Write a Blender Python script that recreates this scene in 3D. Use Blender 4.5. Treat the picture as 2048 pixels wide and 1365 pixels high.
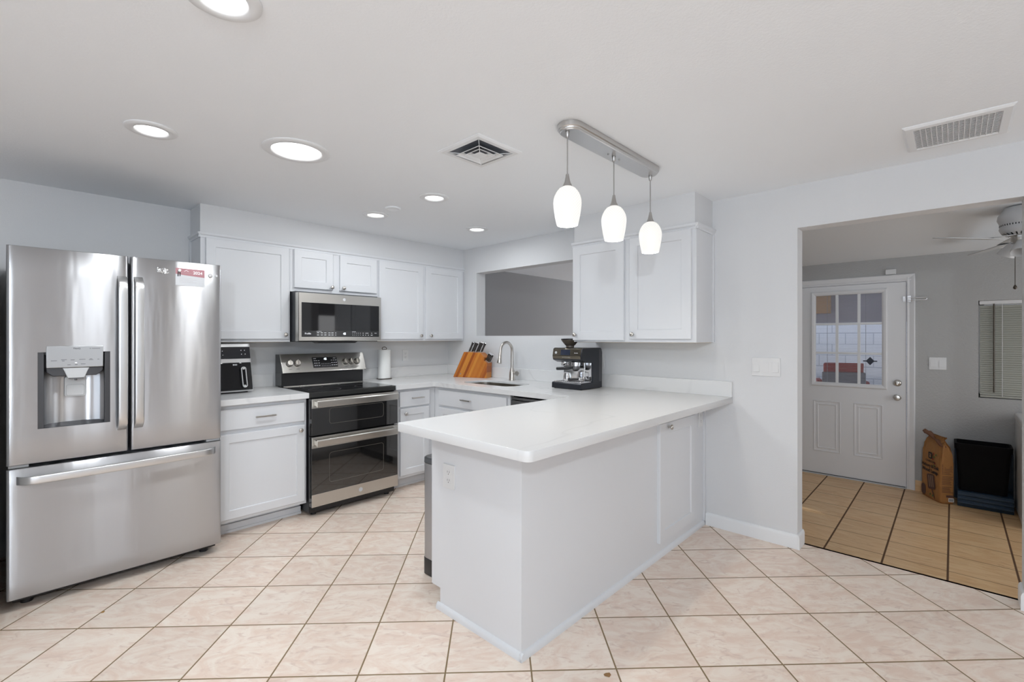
import bpy, bmesh, math, random
from math import sin, cos, pi, radians, sqrt
from mathutils import Matrix, Vector

for o in list(bpy.data.objects):
    bpy.data.objects.remove(o)
SC = bpy.context.scene
COL = SC.collection
RND = random.Random(7)

# ------------------------------------------------------------------ camera
FPX, HORIZON, EYE = 934.87, 675.73, 1.318
cam_d = bpy.data.cameras.new('camera')
cam = bpy.data.objects.new('camera', cam_d)
COL.objects.link(cam)
cam_d.sensor_width = 36.0
cam_d.lens = FPX / 2048.0 * 36.0
cam_d.shift_y = -(1365 / 2 - HORIZON) / 2048.0
cam_d.clip_start = 0.02
cam.location = (0, 0, EYE)
cam.rotation_euler = (radians(90), 0, radians(43.316 - 90))
SC.camera = cam

# ------------------------------------------------------------------ exposure and light
SC.view_settings.view_transform = 'Standard'
SC.view_settings.look = 'None'
SC.view_settings.gamma = 1.0
SC.view_settings.use_curve_mapping = False
SC.view_settings.exposure = 0.0
SC.cycles.max_bounces = 10
SC.cycles.diffuse_bounces = 6
SC.cycles.glossy_bounces = 5
SC.cycles.transparent_max_bounces = 24
SC.cycles.sample_clamp_indirect = 6.0
SC.cycles.caustics_reflective = False
SC.cycles.caustics_refractive = False

world = bpy.data.worlds.new('world')
SC.world = world
world.use_nodes = True
bg = world.node_tree.nodes['Background']
bg.inputs['Color'].default_value = (0.72, 0.84, 1.0, 1)
bg.inputs['Strength'].default_value = 2.4

WINDOW_W = 22.0      # daylight through the big dining room window behind the camera
PENDANT_W = 6.0
CAN_W = 4.5


def area_light(name, loc, rot, sx, sy, power, color):
    d = bpy.data.lights.new(name, 'AREA')
    d.shape = 'RECTANGLE'
    d.size, d.size_y, d.energy, d.color = sx, sy, power, color
    o = bpy.data.objects.new(name, d)
    o.location, o.rotation_euler = loc, rot
    COL.objects.link(o)
    return o


sun_d = bpy.data.lights.new('sun', 'SUN')
sun_d.energy, sun_d.angle, sun_d.color = 1.2, radians(1), (1.0, 0.93, 0.82)
sun = bpy.data.objects.new('sun', sun_d)
sun.rotation_euler = (radians(40), radians(-25), 0)
COL.objects.link(sun)
# daylight standing in the three window openings behind and beside the camera
area_light('daylight_rear_patio_door', (-1.65, -3.52, 1.1), (radians(118), 0, 0), 1.6, 1.9, WINDOW_W * 0.75, (0.86, 0.93, 1.0))
area_light('daylight_rear_window', (1.06, -3.52, 1.30), (radians(90), 0, 0), 0.44, 1.5, 3.6, (0.95, 0.97, 1.0))
area_light('daylight_rear_side_light', (2.255, -3.52, 1.2), (radians(90), 0, 0), 0.13, 1.8, 2.4, (1.0, 0.95, 0.86))
area_light('daylight_rear_side_light', (2.555, -3.52, 1.2), (radians(90), 0, 0), 0.09, 1.8, 1.8, (1.0, 0.94, 0.84))
area_light('daylight_side_window', (-2.72, -0.6, 1.25), (radians(118), 0, radians(-90)), 2.6, 1.6, WINDOW_W, (0.85, 0.93, 1.0))

dl_ = bpy.data.lights.new('added_flash', 'POINT')  # added bare point light behind the camera, standing in for a flash
dl_.energy, dl_.shadow_soft_size, dl_.color = 92.0, 0.07, (0.87, 0.945, 1.0)
dlo = bpy.data.objects.new('added_flash', dl_)
dlo.location = (-0.78, -0.64, 2.06)
COL.objects.link(dlo)
area_light('passage_fill', (8.9, 3.3, 1.3), (radians(90), 0, radians(90)), 1.4, 1.6, 45.0, (0.97, 0.98, 1.0))  # added fill light brightening the passage wall; no window stands here
area_light('laundry_fill', (4.75, -1.56, 1.1), (radians(90), 0, 0), 1.8, 1.3, 16.0, (0.97, 0.98, 1.0))  # added fill brightening the laundry; the wall behind it has no opening

# ------------------------------------------------------------------ materials
MATS = {}


def new_mat(name):
    m = bpy.data.materials.new(name)
    m.use_nodes = True
    return m, m.node_tree.nodes, m.node_tree.links, m.node_tree.nodes['Principled BSDF']


def mat(name, color, rough=0.5, metal=0.0, coat=0.0, emis=None, estr=0.0, spec=0.5, bump=None, aniso=0.0, tangent=None, alpha=1.0, vary=0.0):
    if name in MATS:
        return MATS[name]
    m, N, L, P = new_mat(name)
    P.inputs['Base Color'].default_value = (*color, 1)
    P.inputs['Roughness'].default_value = rough
    P.inputs['Metallic'].default_value = metal
    P.inputs['Coat Weight'].default_value = coat
    P.inputs['Coat Roughness'].default_value = 0.05
    P.inputs['Specular IOR Level'].default_value = spec
    P.inputs['Alpha'].default_value = alpha
    if emis:
        P.inputs['Emission Color'].default_value = (*emis, 1)
        P.inputs['Emission Strength'].default_value = estr
    geo = N.new('ShaderNodeNewGeometry')
    if vary:
        nz = N.new('ShaderNodeTexNoise')
        nz.inputs['Scale'].default_value = 3.0
        L.new(geo.outputs['Position'], nz.inputs['Vector'])
        mx = N.new('ShaderNodeMix')
        mx.data_type = 'RGBA'
        mx.inputs['A'].default_value = (*[c * (1 - vary) for c in color], 1)
        mx.inputs['B'].default_value = (*[min(1, c * (1 + vary)) for c in color], 1)
        L.new(nz.outputs['Fac'], mx.inputs['Factor'])
        L.new(mx.outputs['Result'], P.inputs['Base Color'])
    if bump:
        sc, st, dist = bump[:3]
        nz = N.new('ShaderNodeTexNoise')
        nz.inputs['Scale'].default_value = sc
        nz.inputs['Detail'].default_value = 3
        if len(bump) > 3:
            mp = N.new('ShaderNodeVectorMath')
            mp.operation = 'MULTIPLY'
            mp.inputs[1].default_value = bump[3]
            L.new(geo.outputs['Position'], mp.inputs[0])
            L.new(mp.outputs[0], nz.inputs['Vector'])
        else:
            L.new(geo.outputs['Position'], nz.inputs['Vector'])
        b = N.new('ShaderNodeBump')
        b.inputs['Strength'].default_value = st
        b.inputs['Distance'].default_value = dist
        L.new(nz.outputs['Fac'], b.inputs['Height'])
        L.new(b.outputs['Normal'], P.inputs['Normal'])
    if aniso:
        P.inputs['Anisotropic'].default_value = aniso
        c = N.new('ShaderNodeCombineXYZ')
        c.inputs[0].default_value, c.inputs[1].default_value, c.inputs[2].default_value = tangent or (0, 0, 1)
        L.new(c.outputs[0], P.inputs['Tangent'])
    MATS[name] = m
    return m


def glass_mat(name, tint=(1, 1, 1), gloss=0.08, rough=0.02):
    """thin pane: mostly transparent with a little mirror reflection"""
    m, N, L, P = new_mat(name)
    out = N['Material Output']
    t = N.new('ShaderNodeBsdfTransparent')
    t.inputs[0].default_value = (*tint, 1)
    g = N.new('ShaderNodeBsdfGlossy')
    g.inputs['Roughness'].default_value = rough
    mx = N.new('ShaderNodeMixShader')
    mx.inputs[0].default_value = gloss
    L.new(t.outputs[0], mx.inputs[1])
    L.new(g.outputs[0], mx.inputs[2])
    L.new(mx.outputs[0], out.inputs['Surface'])
    N.remove(P)
    MATS[name] = m
    return m


def math_node(N, L, op, a, b=None, c=None):
    n = N.new('ShaderNodeMath')
    n.operation = op
    for i, v in enumerate((a, b, c)):
        if v is None:
            continue
        if isinstance(v, (int, float)):
            n.inputs[i].default_value = v
        else:
            L.new(v, n.inputs[i])
    return n.outputs[0]


def tile_mat(name, v1, o1, T1, g1, v2, o2, T2, g2, grout, ca, cb, cc, rough, streak=(1, 1, 1), gvar=0.0):
    m, N, L, P = new_mat(name)
    geo = N.new('ShaderNodeNewGeometry')
    cells, edges = [], []
    for v, o, T, g in ((v1, o1, T1, g1), (v2, o2, T2, g2)):
        d = N.new('ShaderNodeVectorMath')
        d.operation = 'DOT_PRODUCT'
        d.inputs[1].default_value = (v[0], v[1], 0)
        L.new(geo.outputs['Position'], d.inputs[0])
        c = math_node(N, L, 'DIVIDE', math_node(N, L, 'SUBTRACT', d.outputs['Value'], o), T)
        fl = math_node(N, L, 'FLOOR', c)
        fr = math_node(N, L, 'SUBTRACT', c, fl)
        e = math_node(N, L, 'MULTIPLY', math_node(N, L, 'MINIMUM', fr, math_node(N, L, 'SUBTRACT', 1.0, fr)), T)
        cells.append(fl)
        # 1 inside tile, 0 in grout
        mr = N.new('ShaderNodeMapRange')
        mr.inputs['From Min'].default_value = g / 2 * 0.7
        mr.inputs['From Max'].default_value = g / 2 * 1.3
        L.new(e, mr.inputs['Value'])
        edges.append(mr.outputs[0])
    tile = math_node(N, L, 'MINIMUM', edges[0], edges[1])
    cid = N.new('ShaderNodeCombineXYZ')
    L.new(cells[0], cid.inputs[0])
    L.new(cells[1], cid.inputs[1])
    wn = N.new('ShaderNodeTexWhiteNoise')
    wn.noise_dimensions = '2D'
    L.new(cid.outputs[0], wn.inputs['Vector'])
    off = N.new('ShaderNodeVectorMath')
    off.operation = 'MULTIPLY_ADD'
    off.inputs[1].default_value = (7, 7, 7)
    L.new(wn.outputs['Color'], off.inputs[0])
    sp = N.new('ShaderNodeMapping')
    sp.vector_type = 'TEXTURE'
    sp.inputs['Rotation'].default_value = (0, 0, math.atan2(v1[1], v1[0]))
    sp.inputs['Scale'].default_value = [1 / k for k in streak]
    L.new(geo.outputs['Position'], sp.inputs['Vector'])
    L.new(sp.outputs[0], off.inputs[2])
    n1 = N.new('ShaderNodeTexNoise')
    n1.inputs['Scale'].default_value = 7
    n1.inputs['Detail'].default_value = 8
    n1.inputs['Roughness'].default_value = 0.65
    n1.inputs['Distortion'].default_value = 2.2
    L.new(off.outputs[0], n1.inputs['Vector'])
    n2 = N.new('ShaderNodeTexNoise')
    n2.inputs['Scale'].default_value = 17
    n2.inputs['Detail'].default_value = 5
    n2.inputs['Distortion'].default_value = 2.0
    L.new(off.outputs[0], n2.inputs['Vector'])
    r1 = N.new('ShaderNodeValToRGB')
    r1.color_ramp.elements[0].position, r1.color_ramp.elements[0].color = 0.40, (*ca, 1)
    r1.color_ramp.elements[1].position, r1.color_ramp.elements[1].color = 0.60, (*cb, 1)
    L.new(n1.outputs['Fac'], r1.inputs[0])
    r2 = N.new('ShaderNodeValToRGB')
    r2.color_ramp.elements[0].position, r2.color_ramp.elements[0].color = 0.56, (0, 0, 0, 1)
    r2.color_ramp.elements[1].position, r2.color_ramp.elements[1].color = 0.72, (0.9, 0.9, 0.9, 1)
    L.new(n2.outputs['Fac'], r2.inputs[0])
    mx = N.new('ShaderNodeMix')
    mx.data_type = 'RGBA'
    L.new(r2.outputs[0], mx.inputs['Factor'])
    L.new(r1.outputs[0], mx.inputs['A'])
    mx.inputs['B'].default_value = (*cc, 1)
    # a slight tone difference from tile to tile
    tone = N.new('ShaderNodeMapRange')
    tone.inputs['To Min'].default_value = 0.95
    tone.inputs['To Max'].default_value = 1.04
    L.new(wn.outputs['Value'], tone.inputs['Value'])
    tn = N.new('ShaderNodeVectorMath')
    tn.operation = 'SCALE'
    L.new(mx.outputs['Result'], tn.inputs[0])
    L.new(tone.outputs[0], tn.inputs['Scale'])
    gm = N.new('ShaderNodeMix')
    gm.data_type = 'RGBA'
    L.new(tile, gm.inputs['Factor'])
    gm.inputs['A'].default_value = (*grout, 1)
    L.new(tn.outputs[0], gm.inputs['B'])
    L.new(gm.outputs['Result'], P.inputs['Base Color'])
    rr = N.new('ShaderNodeMapRange')
    rr.inputs['To Min'].default_value = 0.85
    rr.inputs['To Max'].default_value = rough
    L.new(tile, rr.inputs['Value'])
    L.new(rr.outputs[0], P.inputs['Roughness'])
    hb = math_node(N, L, 'ADD', math_node(N, L, 'MULTIPLY', tile, 1.0), math_node(N, L, 'MULTIPLY', n1.outputs['Fac'], 0.25))
    b = N.new('ShaderNodeBump')
    b.inputs['Strength'].default_value = 0.5
    b.inputs['Distance'].default_value = 0.0015
    L.new(hb, b.inputs['Height'])
    L.new(b.outputs['Normal'], P.inputs['Normal'])
    MATS[name] = m
    return m


def quartz_mat(name):
    m, N, L, P = new_mat(name)
    geo = N.new('ShaderNodeNewGeometry')
    vein = []
    for (rz, sc, w, s) in ((0.9, 0.7, 0.007, 3.0), (2.2, 0.5, 0.005, 11.0)):
        mp = N.new('ShaderNodeMapping')
        mp.inputs['Rotation'].default_value = (0.35, 0.5, rz)
        mp.inputs['Location'].default_value = (s, s * 0.7, 0.2)
        L.new(geo.outputs['Position'], mp.inputs['Vector'])
        nz = N.new('ShaderNodeTexNoise')
        nz.inputs['Scale'].default_value = sc
        nz.inputs['Detail'].default_value = 4
        nz.inputs['Distortion'].default_value = 0.5
        L.new(mp.outputs[0], nz.inputs['Vector'])
        d = math_node(N, L, 'ABSOLUTE', math_node(N, L, 'SUBTRACT', nz.outputs['Fac'], 0.5))
        mr = N.new('ShaderNodeMapRange')
        mr.inputs['From Min'].default_value = 0.0
        mr.inputs['From Max'].default_value = w
        mr.inputs['To Min'].default_value = 1.0
        mr.inputs['To Max'].default_value = 0.0
        L.new(d, mr.inputs['Value'])
        vein.append(mr.outputs[0])
    big = N.new('ShaderNodeTexNoise')
    big.inputs['Scale'].default_value = 2.3
    L.new(geo.outputs['Position'], big.inputs['Vector'])
    v = math_node(N, L, 'MULTIPLY', math_node(N, L, 'MAXIMUM', vein[0], vein[1]), math_node(N, L, 'POWER', big.outputs['Fac'], 2.2))
    mx = N.new('ShaderNodeMix')
    mx.data_type = 'RGBA'
    mx.inputs['A'].default_value = (0.71, 0.71, 0.71, 1)
    mx.inputs['B'].default_value = (0.52, 0.52, 0.53, 1)
    L.new(v, mx.inputs['Factor'])
    L.new(mx.outputs['Result'], P.inputs['Base Color'])
    P.inputs['Roughness'].default_value = 0.24
    MATS[name] = m
    return m


def wood_strip_mat(name, axis, scale):
    """butcher block: glued strips of several browns across AXIS"""
    m, N, L, P = new_mat(name)
    tc = N.new('ShaderNodeTexCoord')
    d = N.new('ShaderNodeVectorMath')
    d.operation = 'DOT_PRODUCT'
    d.inputs[1].default_value = axis
    L.new(tc.outputs['Object'], d.inputs[0])
    c = math_node(N, L, 'FLOOR', math_node(N, L, 'MULTIPLY', d.outputs['Value'], scale))
    wn = N.new('ShaderNodeTexWhiteNoise')
    wn.noise_dimensions = '1D'
    L.new(c, wn.inputs['W'])
    r = N.new('ShaderNodeValToRGB')
    r.color_ramp.elements[0].color = (0.36, 0.085, 0.015, 1)
    r.color_ramp.elements[1].color = (0.72, 0.30, 0.05, 1)
    e = r.color_ramp.elements.new(0.5)
    e.color = (0.56, 0.17, 0.025, 1)
    L.new(wn.outputs['Value'], r.inputs[0])
    nz = N.new('ShaderNodeTexNoise')
    nz.inputs['Scale'].default_value = 40
    mp = N.new('ShaderNodeMapping')
    mp.inputs['Scale'].default_value = (6, 6, 0.5)
    L.new(tc.outputs['Object'], mp.inputs['Vector'])
    L.new(mp.outputs[0], nz.inputs['Vector'])
    mx = N.new('ShaderNodeMix')
    mx.data_type = 'RGBA'
    mx.blend_type = 'MULTIPLY'
    mx.inputs['Factor'].default_value = 0.35
    L.new(r.outputs[0], mx.inputs['A'])
    L.new(nz.outputs['Fac'], mx.inputs['B'])
    L.new(mx.outputs['Result'], P.inputs['Base Color'])
    P.inputs['Roughness'].default_value = 0.35
    MATS[name] = m
    return m


def shade_glass_mat(name):
    """white lattice glass of a lit pendant shade"""
    m, N, L, P = new_mat(name)
    tc = N.new('ShaderNodeTexCoord')
    sx = N.new('ShaderNodeSeparateXYZ')
    L.new(tc.outputs['Object'], sx.inputs[0])
    ang = math_node(N, L, 'ARCTAN2', sx.outputs[1], sx.outputs[0])
    lines = []
    for sgn in (1, -1):
        a = math_node(N, L, 'MULTIPLY', ang, 26 / (2 * pi))
        ph = math_node(N, L, 'ADD', a, math_node(N, L, 'MULTIPLY', sx.outputs[2], sgn * 75.0))
        f = math_node(N, L, 'ABSOLUTE', math_node(N, L, 'SUBTRACT', math_node(N, L, 'FRACT', ph), 0.5))
        lines.append(f)
    mn = math_node(N, L, 'MINIMUM', lines[0], lines[1])
    mr = N.new('ShaderNodeMapRange')
    mr.inputs['From Min'].default_value = 0.03
    mr.inputs['From Max'].default_value = 0.16
    mr.inputs['To Min'].default_value = 0.55
    mr.inputs['To Max'].default_value = 0.80
    L.new(mn, mr.inputs['Value'])
    P.inputs['Base Color'].default_value = (0.35, 0.35, 0.34, 1)
    P.inputs['Roughness'].default_value = 0.25
    P.inputs['Emission Color'].default_value = (1.0, 0.98, 0.93, 1)
    L.new(mr.outputs[0], P.inputs['Emission Strength'])
    MATS[name] = m
    return m


WALL = mat('wall_paint', (0.66, 0.665, 0.675), 0.75, bump=(170, 0.35, 0.002))
WALL_DIMMED = mat('wall_paint_dimmed', (0.40, 0.40, 0.405), 0.8, bump=(140, 0.5, 0.003))  # darkened wall paint: passage dimness in the colour, less bounce off rear walls
CEIL = mat('ceiling_paint', (0.85, 0.875, 0.90), 0.85, bump=(120, 0.35, 0.002))
TRIM = mat('trim_white', (0.76, 0.77, 0.78), 0.4, vary=0.01)
CAB = mat('cabinet_white', (0.68, 0.69, 0.71), 0.38, vary=0.01)
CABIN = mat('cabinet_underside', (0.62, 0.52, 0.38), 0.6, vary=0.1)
NICKEL = mat('brushed_nickel', (0.60, 0.57, 0.53), 0.28, 1.0, vary=0.04)
CHROME = mat('chrome', (0.75, 0.75, 0.76), 0.08, 1.0, vary=0.03)
STEEL = mat('brushed_steel', (0.50, 0.505, 0.52), 0.28, 1.0, aniso=1.0, tangent=(0, 0, 1), bump=(1.0, 0.6, 0.005, (6.0, 6.0, 0.9)))
STEEL2 = mat('brushed_steel_warm', (0.64, 0.62, 0.58), 0.27, 1.0, aniso=0.7, tangent=(0, 0, 1), vary=0.03)
STEELD = mat('dark_steel', (0.20, 0.20, 0.205), 0.3, 1.0, vary=0.05)
BLACK = mat('black_plastic', (0.012, 0.012, 0.014), 0.35, vary=0.1)
BLACKG = mat('black_glass', (0.006, 0.006, 0.007), 0.04, spec=0.7, vary=0.1)
OVENG = mat('oven_glass', (0.008, 0.008, 0.008), 0.04, spec=1.0, coat=0.6, vary=0.1)
GREYD = mat('dark_grey_plastic', (0.05, 0.05, 0.055), 0.4, vary=0.1)
GREYP = mat('light_grey_plastic', (0.55, 0.56, 0.57), 0.35, vary=0.02)
WHITEP = mat('white_plastic', (0.71, 0.71, 0.71), 0.35, vary=0.01)
LEGEND = mat('printed_legend', (0.75, 0.76, 0.78), 0.5, vary=0.02)
LEGDARK = mat('printed_dark_legend', (0.10, 0.10, 0.11), 0.5, vary=0.02)
LED = mat('clock_digits', (0.8, 0.9, 1.0), 0.4, emis=(0.85, 0.92, 1.0), estr=1.3, vary=0.01)
PAPER = mat('paper_white', (0.82, 0.82, 0.80), 0.9, bump=(220, 0.3, 0.001))
QUARTZ = quartz_mat('white_quartz')
LAMP = mat('lamp_lens', (1, 1, 1), 0.5, emis=(1.0, 0.99, 0.97), estr=3.0, vary=0.0)
SHADE = shade_glass_mat('lattice_glass')
GLASS = glass_mat('window_glass')
th = radians(-0.3)
k1 = ((cos(th) + sin(th)) / sqrt(2), (cos(th) - sin(th)) / sqrt(2))
k2 = ((cos(th) - sin(th)) / sqrt(2), (-sin(th) - cos(th)) / sqrt(2))
TILE = tile_mat('kitchen_tile', k1, 0.1510, 0.3385, 0.0065, k2, 0.1402, 0.3385, 0.0065,
                (0.22, 0.15, 0.075), (0.75, 0.595, 0.495), (0.83, 0.73, 0.635), (0.65, 0.50, 0.42), 0.38, streak=(1.3, 0.6, 1))
LTILE = tile_mat('laundry_tile', (1, 0), 4.365, 0.3055, 0.0055, (0, 1), 0.023, 0.3185, 0.011,
                 (0.09, 0.04, 0.015), (0.64, 0.40, 0.20), (0.72, 0.50, 0.28), (0.54, 0.32, 0.16), 0.4, streak=(1.6, 0.35, 1))


# ------------------------------------------------------------------ mesh builder
def frame(origin, u, w=(0, 0, 1)):
    """local (u, w, d): u along the face, w up, d = u x w outwards"""
    u, w = Vector(u).normalized(), Vector(w).normalized()
    n = u.cross(w)
    M = Matrix((u, w, n)).transposed().to_4x4()
    M.translation = Vector(origin)
    return M


class MB:
    def __init__(self, M=None):
        self.bm = bmesh.new()
        self.M = M or Matrix.Identity(4)

    def v(self, p):
        return self.bm.verts.new(self.M @ Vector(p))

    def face(self, pts):
        vs = [self.v(p) for p in pts]
        return self.bm.faces.new(vs)

    def hexa(self, a, b):
        """two quads a (4 pts) and b (4 pts) joined"""
        A, B = [self.v(p) for p in a], [self.v(p) for p in b]
        f = self.bm.faces.new
        f(A[::-1]); f(B)
        for i in range(4):
            j = (i + 1) % 4
            f((A[i], A[j], B[j], B[i]))
        return self

    def box(self, a, b):
        (x0, y0, z0), (x1, y1, z1) = a, b
        return self.hexa([(x0, y0, z0), (x1, y0, z0), (x1, y1, z0), (x0, y1, z0)],
                         [(x0, y0, z1), (x1, y0, z1), (x1, y1, z1), (x0, y1, z1)])

    def prism(self, poly, d0, d1, axes=(0, 1, 2)):
        """poly in the plane of axes[0], axes[1]; extruded along axes[2]"""
        def P(p, d):
            q = [0, 0, 0]
            q[axes[0]], q[axes[1]], q[axes[2]] = p[0], p[1], d
            return q
        A, B = [self.v(P(p, d0)) for p in poly], [self.v(P(p, d1)) for p in poly]
        self.bm.faces.new(A[::-1]); self.bm.faces.new(B)
        n = len(poly)
        for i in range(n):
            j = (i + 1) % n
            self.bm.faces.new((A[i], A[j], B[j], B[i]))
        return self

    def loft(self, rings, close=True, cap=True):
        R = [[self.v(p) for p in r] for r in rings]
        n = len(R[0])
        for a, b in zip(R, R[1:]):
            for i in range(n if close else n - 1):
                j = (i + 1) % n
                self.bm.faces.new((a[i], a[j], b[j], b[i]))
        if cap and close:
            self.bm.faces.new(R[0][::-1]); self.bm.faces.new(R[-1])
        return self

    def lathe(self, prof, c=(0, 0, 0), n=32, axis=2, cap=True):
        """prof: (radius, height) pairs round AXIS through c"""
        rings = []
        for r, h in prof:
            ring = []
            for i in range(n):
                a = 2 * pi * i / n
                p = [0, 0, 0]
                p[axis] = h
                p[(axis + 1) % 3], p[(axis + 2) % 3] = max(r, 1e-5) * cos(a), max(r, 1e-5) * sin(a)
                ring.append([p[k] + c[k] for k in range(3)])
            rings.append(ring)
        return self.loft(rings, True, cap)

    def tube(self, pts, r, n=12, cap=True):
        pts = [Vector(p) for p in pts]
        rs = r if isinstance(r, (list, tuple)) else [r] * len(pts)
        rings, prev = [], None
        for i, p in enumerate(pts):
            t = (pts[min(i + 1, len(pts) - 1)] - pts[max(i - 1, 0)]).normalized()
            if prev is None:
                up = Vector((0, 0, 1)) if abs(t.z) < 0.9 else Vector((1, 0, 0))
                s = t.cross(up).normalized()
            else:
                s = (prev - t * prev.dot(t)).normalized()
            prev = s
            q = t.cross(s)
            rings.append([p + (s * cos(2 * pi * k / n) + q * sin(2 * pi * k / n)) * rs[i] for k in range(n)])
        return self.loft(rings, True, cap)

    def ball(self, c, r, n=16, sz=1.0):
        prof = [(r * sin(pi * i / n), -r * sz * cos(pi * i / n)) for i in range(n + 1)]
        return self.lathe(prof, c, n * 2)

    def rrect(self, u0, u1, w0, w1, r, d0, d1, n=6):
        """rounded rectangle plate in local u,w"""
        return self.prism(rr_poly(u0, u1, w0, w1, r, n), d0, d1)

    def shaker(self, u0, u1, w0, w1, d0, t=0.02, rail=0.06, rec=0.008, ch=0.004):
        """shaker door with a recessed flat panel, one closed surface"""
        def ring(ins, d):
            return [(u0 + ins, w0 + ins, d), (u1 - ins, w0 + ins, d), (u1 - ins, w1 - ins, d), (u0 + ins, w1 - ins, d)]
        return self.loft([ring(0, d0), ring(0, d0 + t - 0.003), ring(0.003, d0 + t), ring(rail, d0 + t),
                          ring(rail + ch, d0 + t - rec), ])

    def build(self, name, material, parent=None, bevel=0.0, seg=2, smooth=True, angle=40, sub=0):
        bm = self.bm
        bmesh.ops.recalc_face_normals(bm, faces=bm.faces)
        flat = []
        if bevel:
            es = [e for e in bm.edges if len(e.link_faces) == 2 and e.calc_face_angle(0) > radians(30)]
            new = set(bmesh.ops.bevel(bm, geom=es, offset=bevel, segments=seg, profile=0.5, affect='EDGES', clamp_overlap=True)['faces'])
            # faces that do not belong to a curved surface keep their own normal beside the bevel
            flat = [f for f in bm.faces if f not in new and not any(
                len(e.link_faces) == 2 and not (set(e.link_faces) & new) and radians(3) < e.calc_face_angle(0) < radians(30) for e in f.edges)]
        if smooth:
            for f in bm.faces:
                f.smooth = True
            for f in flat:
                f.smooth = False
            for e in bm.edges:
                if len(e.link_faces) == 2:
                    e.smooth = e.calc_face_angle(0) < radians(angle)
        me = bpy.data.meshes.new(name)
        if parent is not None:
            loc = Vector((0, 0, 0))
            p = parent
            while p is not None:
                loc += p.location
                p = p.parent
            bmesh.ops.translate(bm, verts=bm.verts, vec=-loc)
        bm.to_mesh(me)
        bm.free()
        o = bpy.data.objects.new(name, me)
        me.materials.append(material)
        COL.objects.link(o)
        if parent is not None:
            o.parent = parent
        return o


def split_build(mb, name, material, parent):
    """printed marks of one panel: each cluster of neighbouring marks becomes a part"""
    bm = mb.bm
    bm.verts.index_update()
    left, isl = set(bm.verts), []
    while left:
        st, got = [next(iter(left))], set()
        while st:
            v = st.pop()
            if v in got:
                continue
            got.add(v)
            st += [e.other_vert(v) for e in v.link_edges]
        left -= got
        lo = Vector([min(v.co[k] for v in got) for k in range(3)])
        hi = Vector([max(v.co[k] for v in got) for k in range(3)])
        isl.append([got, lo, hi])
    n = len(isl)
    grp = list(range(n))

    def find(i):
        while grp[i] != i:
            i = grp[i]
        return i
    for i in range(n):
        for j in range(i):
            _, l1, h1 = isl[i]
            _, l2, h2 = isl[j]
            g = sqrt(sum(max(0, l1[k] - h2[k], l2[k] - h1[k]) ** 2 for k in range(3)))
            if g <= max(0.019, 0.45 * max((h1 - l1)[:] + (h2 - l2)[:])):
                grp[find(i)] = find(j)
    roots = sorted({find(i) for i in range(n)}, key=lambda r: tuple(isl[r][1]))
    for r in roots:
        keep = set().union(*[isl[i][0] for i in range(n) if find(i) == r])
        part = MB()
        mp = {v: part.bm.verts.new(v.co) for v in sorted(keep, key=lambda q: q.index)}
        for f in bm.faces:
            if f.verts[0] in keep:
                part.bm.faces.new([mp[v] for v in f.verts])
        part.build(name, material, parent, smooth=False)
    bm.free()


def rr_poly(u0, u1, w0, w1, r, n=6):
    pts = []
    for cx, cy, a0 in ((u1 - r, w1 - r, 0), (u0 + r, w1 - r, 90), (u0 + r, w0 + r, 180), (u1 - r, w0 + r, 270)):
        for i in range(n + 1):
            a = radians(a0 + 90 * i / n)
            pts.append((cx + r * cos(a), cy + r * sin(a)))
    return pts


def thing(name, label, cat, loc, group=None):
    o = bpy.data.objects.new(name, None)
    o.empty_display_size = 0.05
    o.location = loc
    COL.objects.link(o)
    o['label'], o['category'] = label, cat
    if group:
        o['group'] = group
    return o


def tag(o, label, cat, group=None):
    o['label'], o['category'] = label, cat
    if group:
        o['group'] = group
    return o


def struct(o):
    o['kind'] = 'structure'
    return o


def recenter(o, loc):
    """put the origin of a single-mesh thing at LOC (its base)"""
    v = Vector(loc)
    o.data.transform(Matrix.Translation(-v))
    o.location = v
    return o


def copy_tree(o, parent=None):
    c = o.copy()
    COL.objects.link(c)
    if parent is not None:
        c.parent = parent
    for ch in list(o.children):
        copy_tree(ch, c)
    return c


def lettering(s, size, M, material, name, parent, align='CENTER', bold=0.0, depth=0.0004):
    cu = bpy.data.curves.new('txt', 'FONT')
    cu.body, cu.size, cu.align_x, cu.align_y = s, size, align, 'CENTER'
    cu.extrude = depth
    cu.offset = bold
    t = bpy.data.objects.new('txt', cu)
    COL.objects.link(t)
    dg = bpy.context.evaluated_depsgraph_get()
    me = bpy.data.meshes.new_from_object(t.evaluated_get(dg))
    bpy.data.objects.remove(t)
    bpy.data.curves.remove(cu)
    me.transform(M)
    if parent is not None:
        loc = Vector((0, 0, 0))
        p = parent
        while p is not None:
            loc += p.location
            p = p.parent
        me.transform(Matrix.Translation(-loc))
    me.materials.clear()
    me.materials.append(material)
    me.name = name
    o = bpy.data.objects.new(name, me)
    COL.objects.link(o)
    if parent is not None:
        o.parent = parent
    return o


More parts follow.
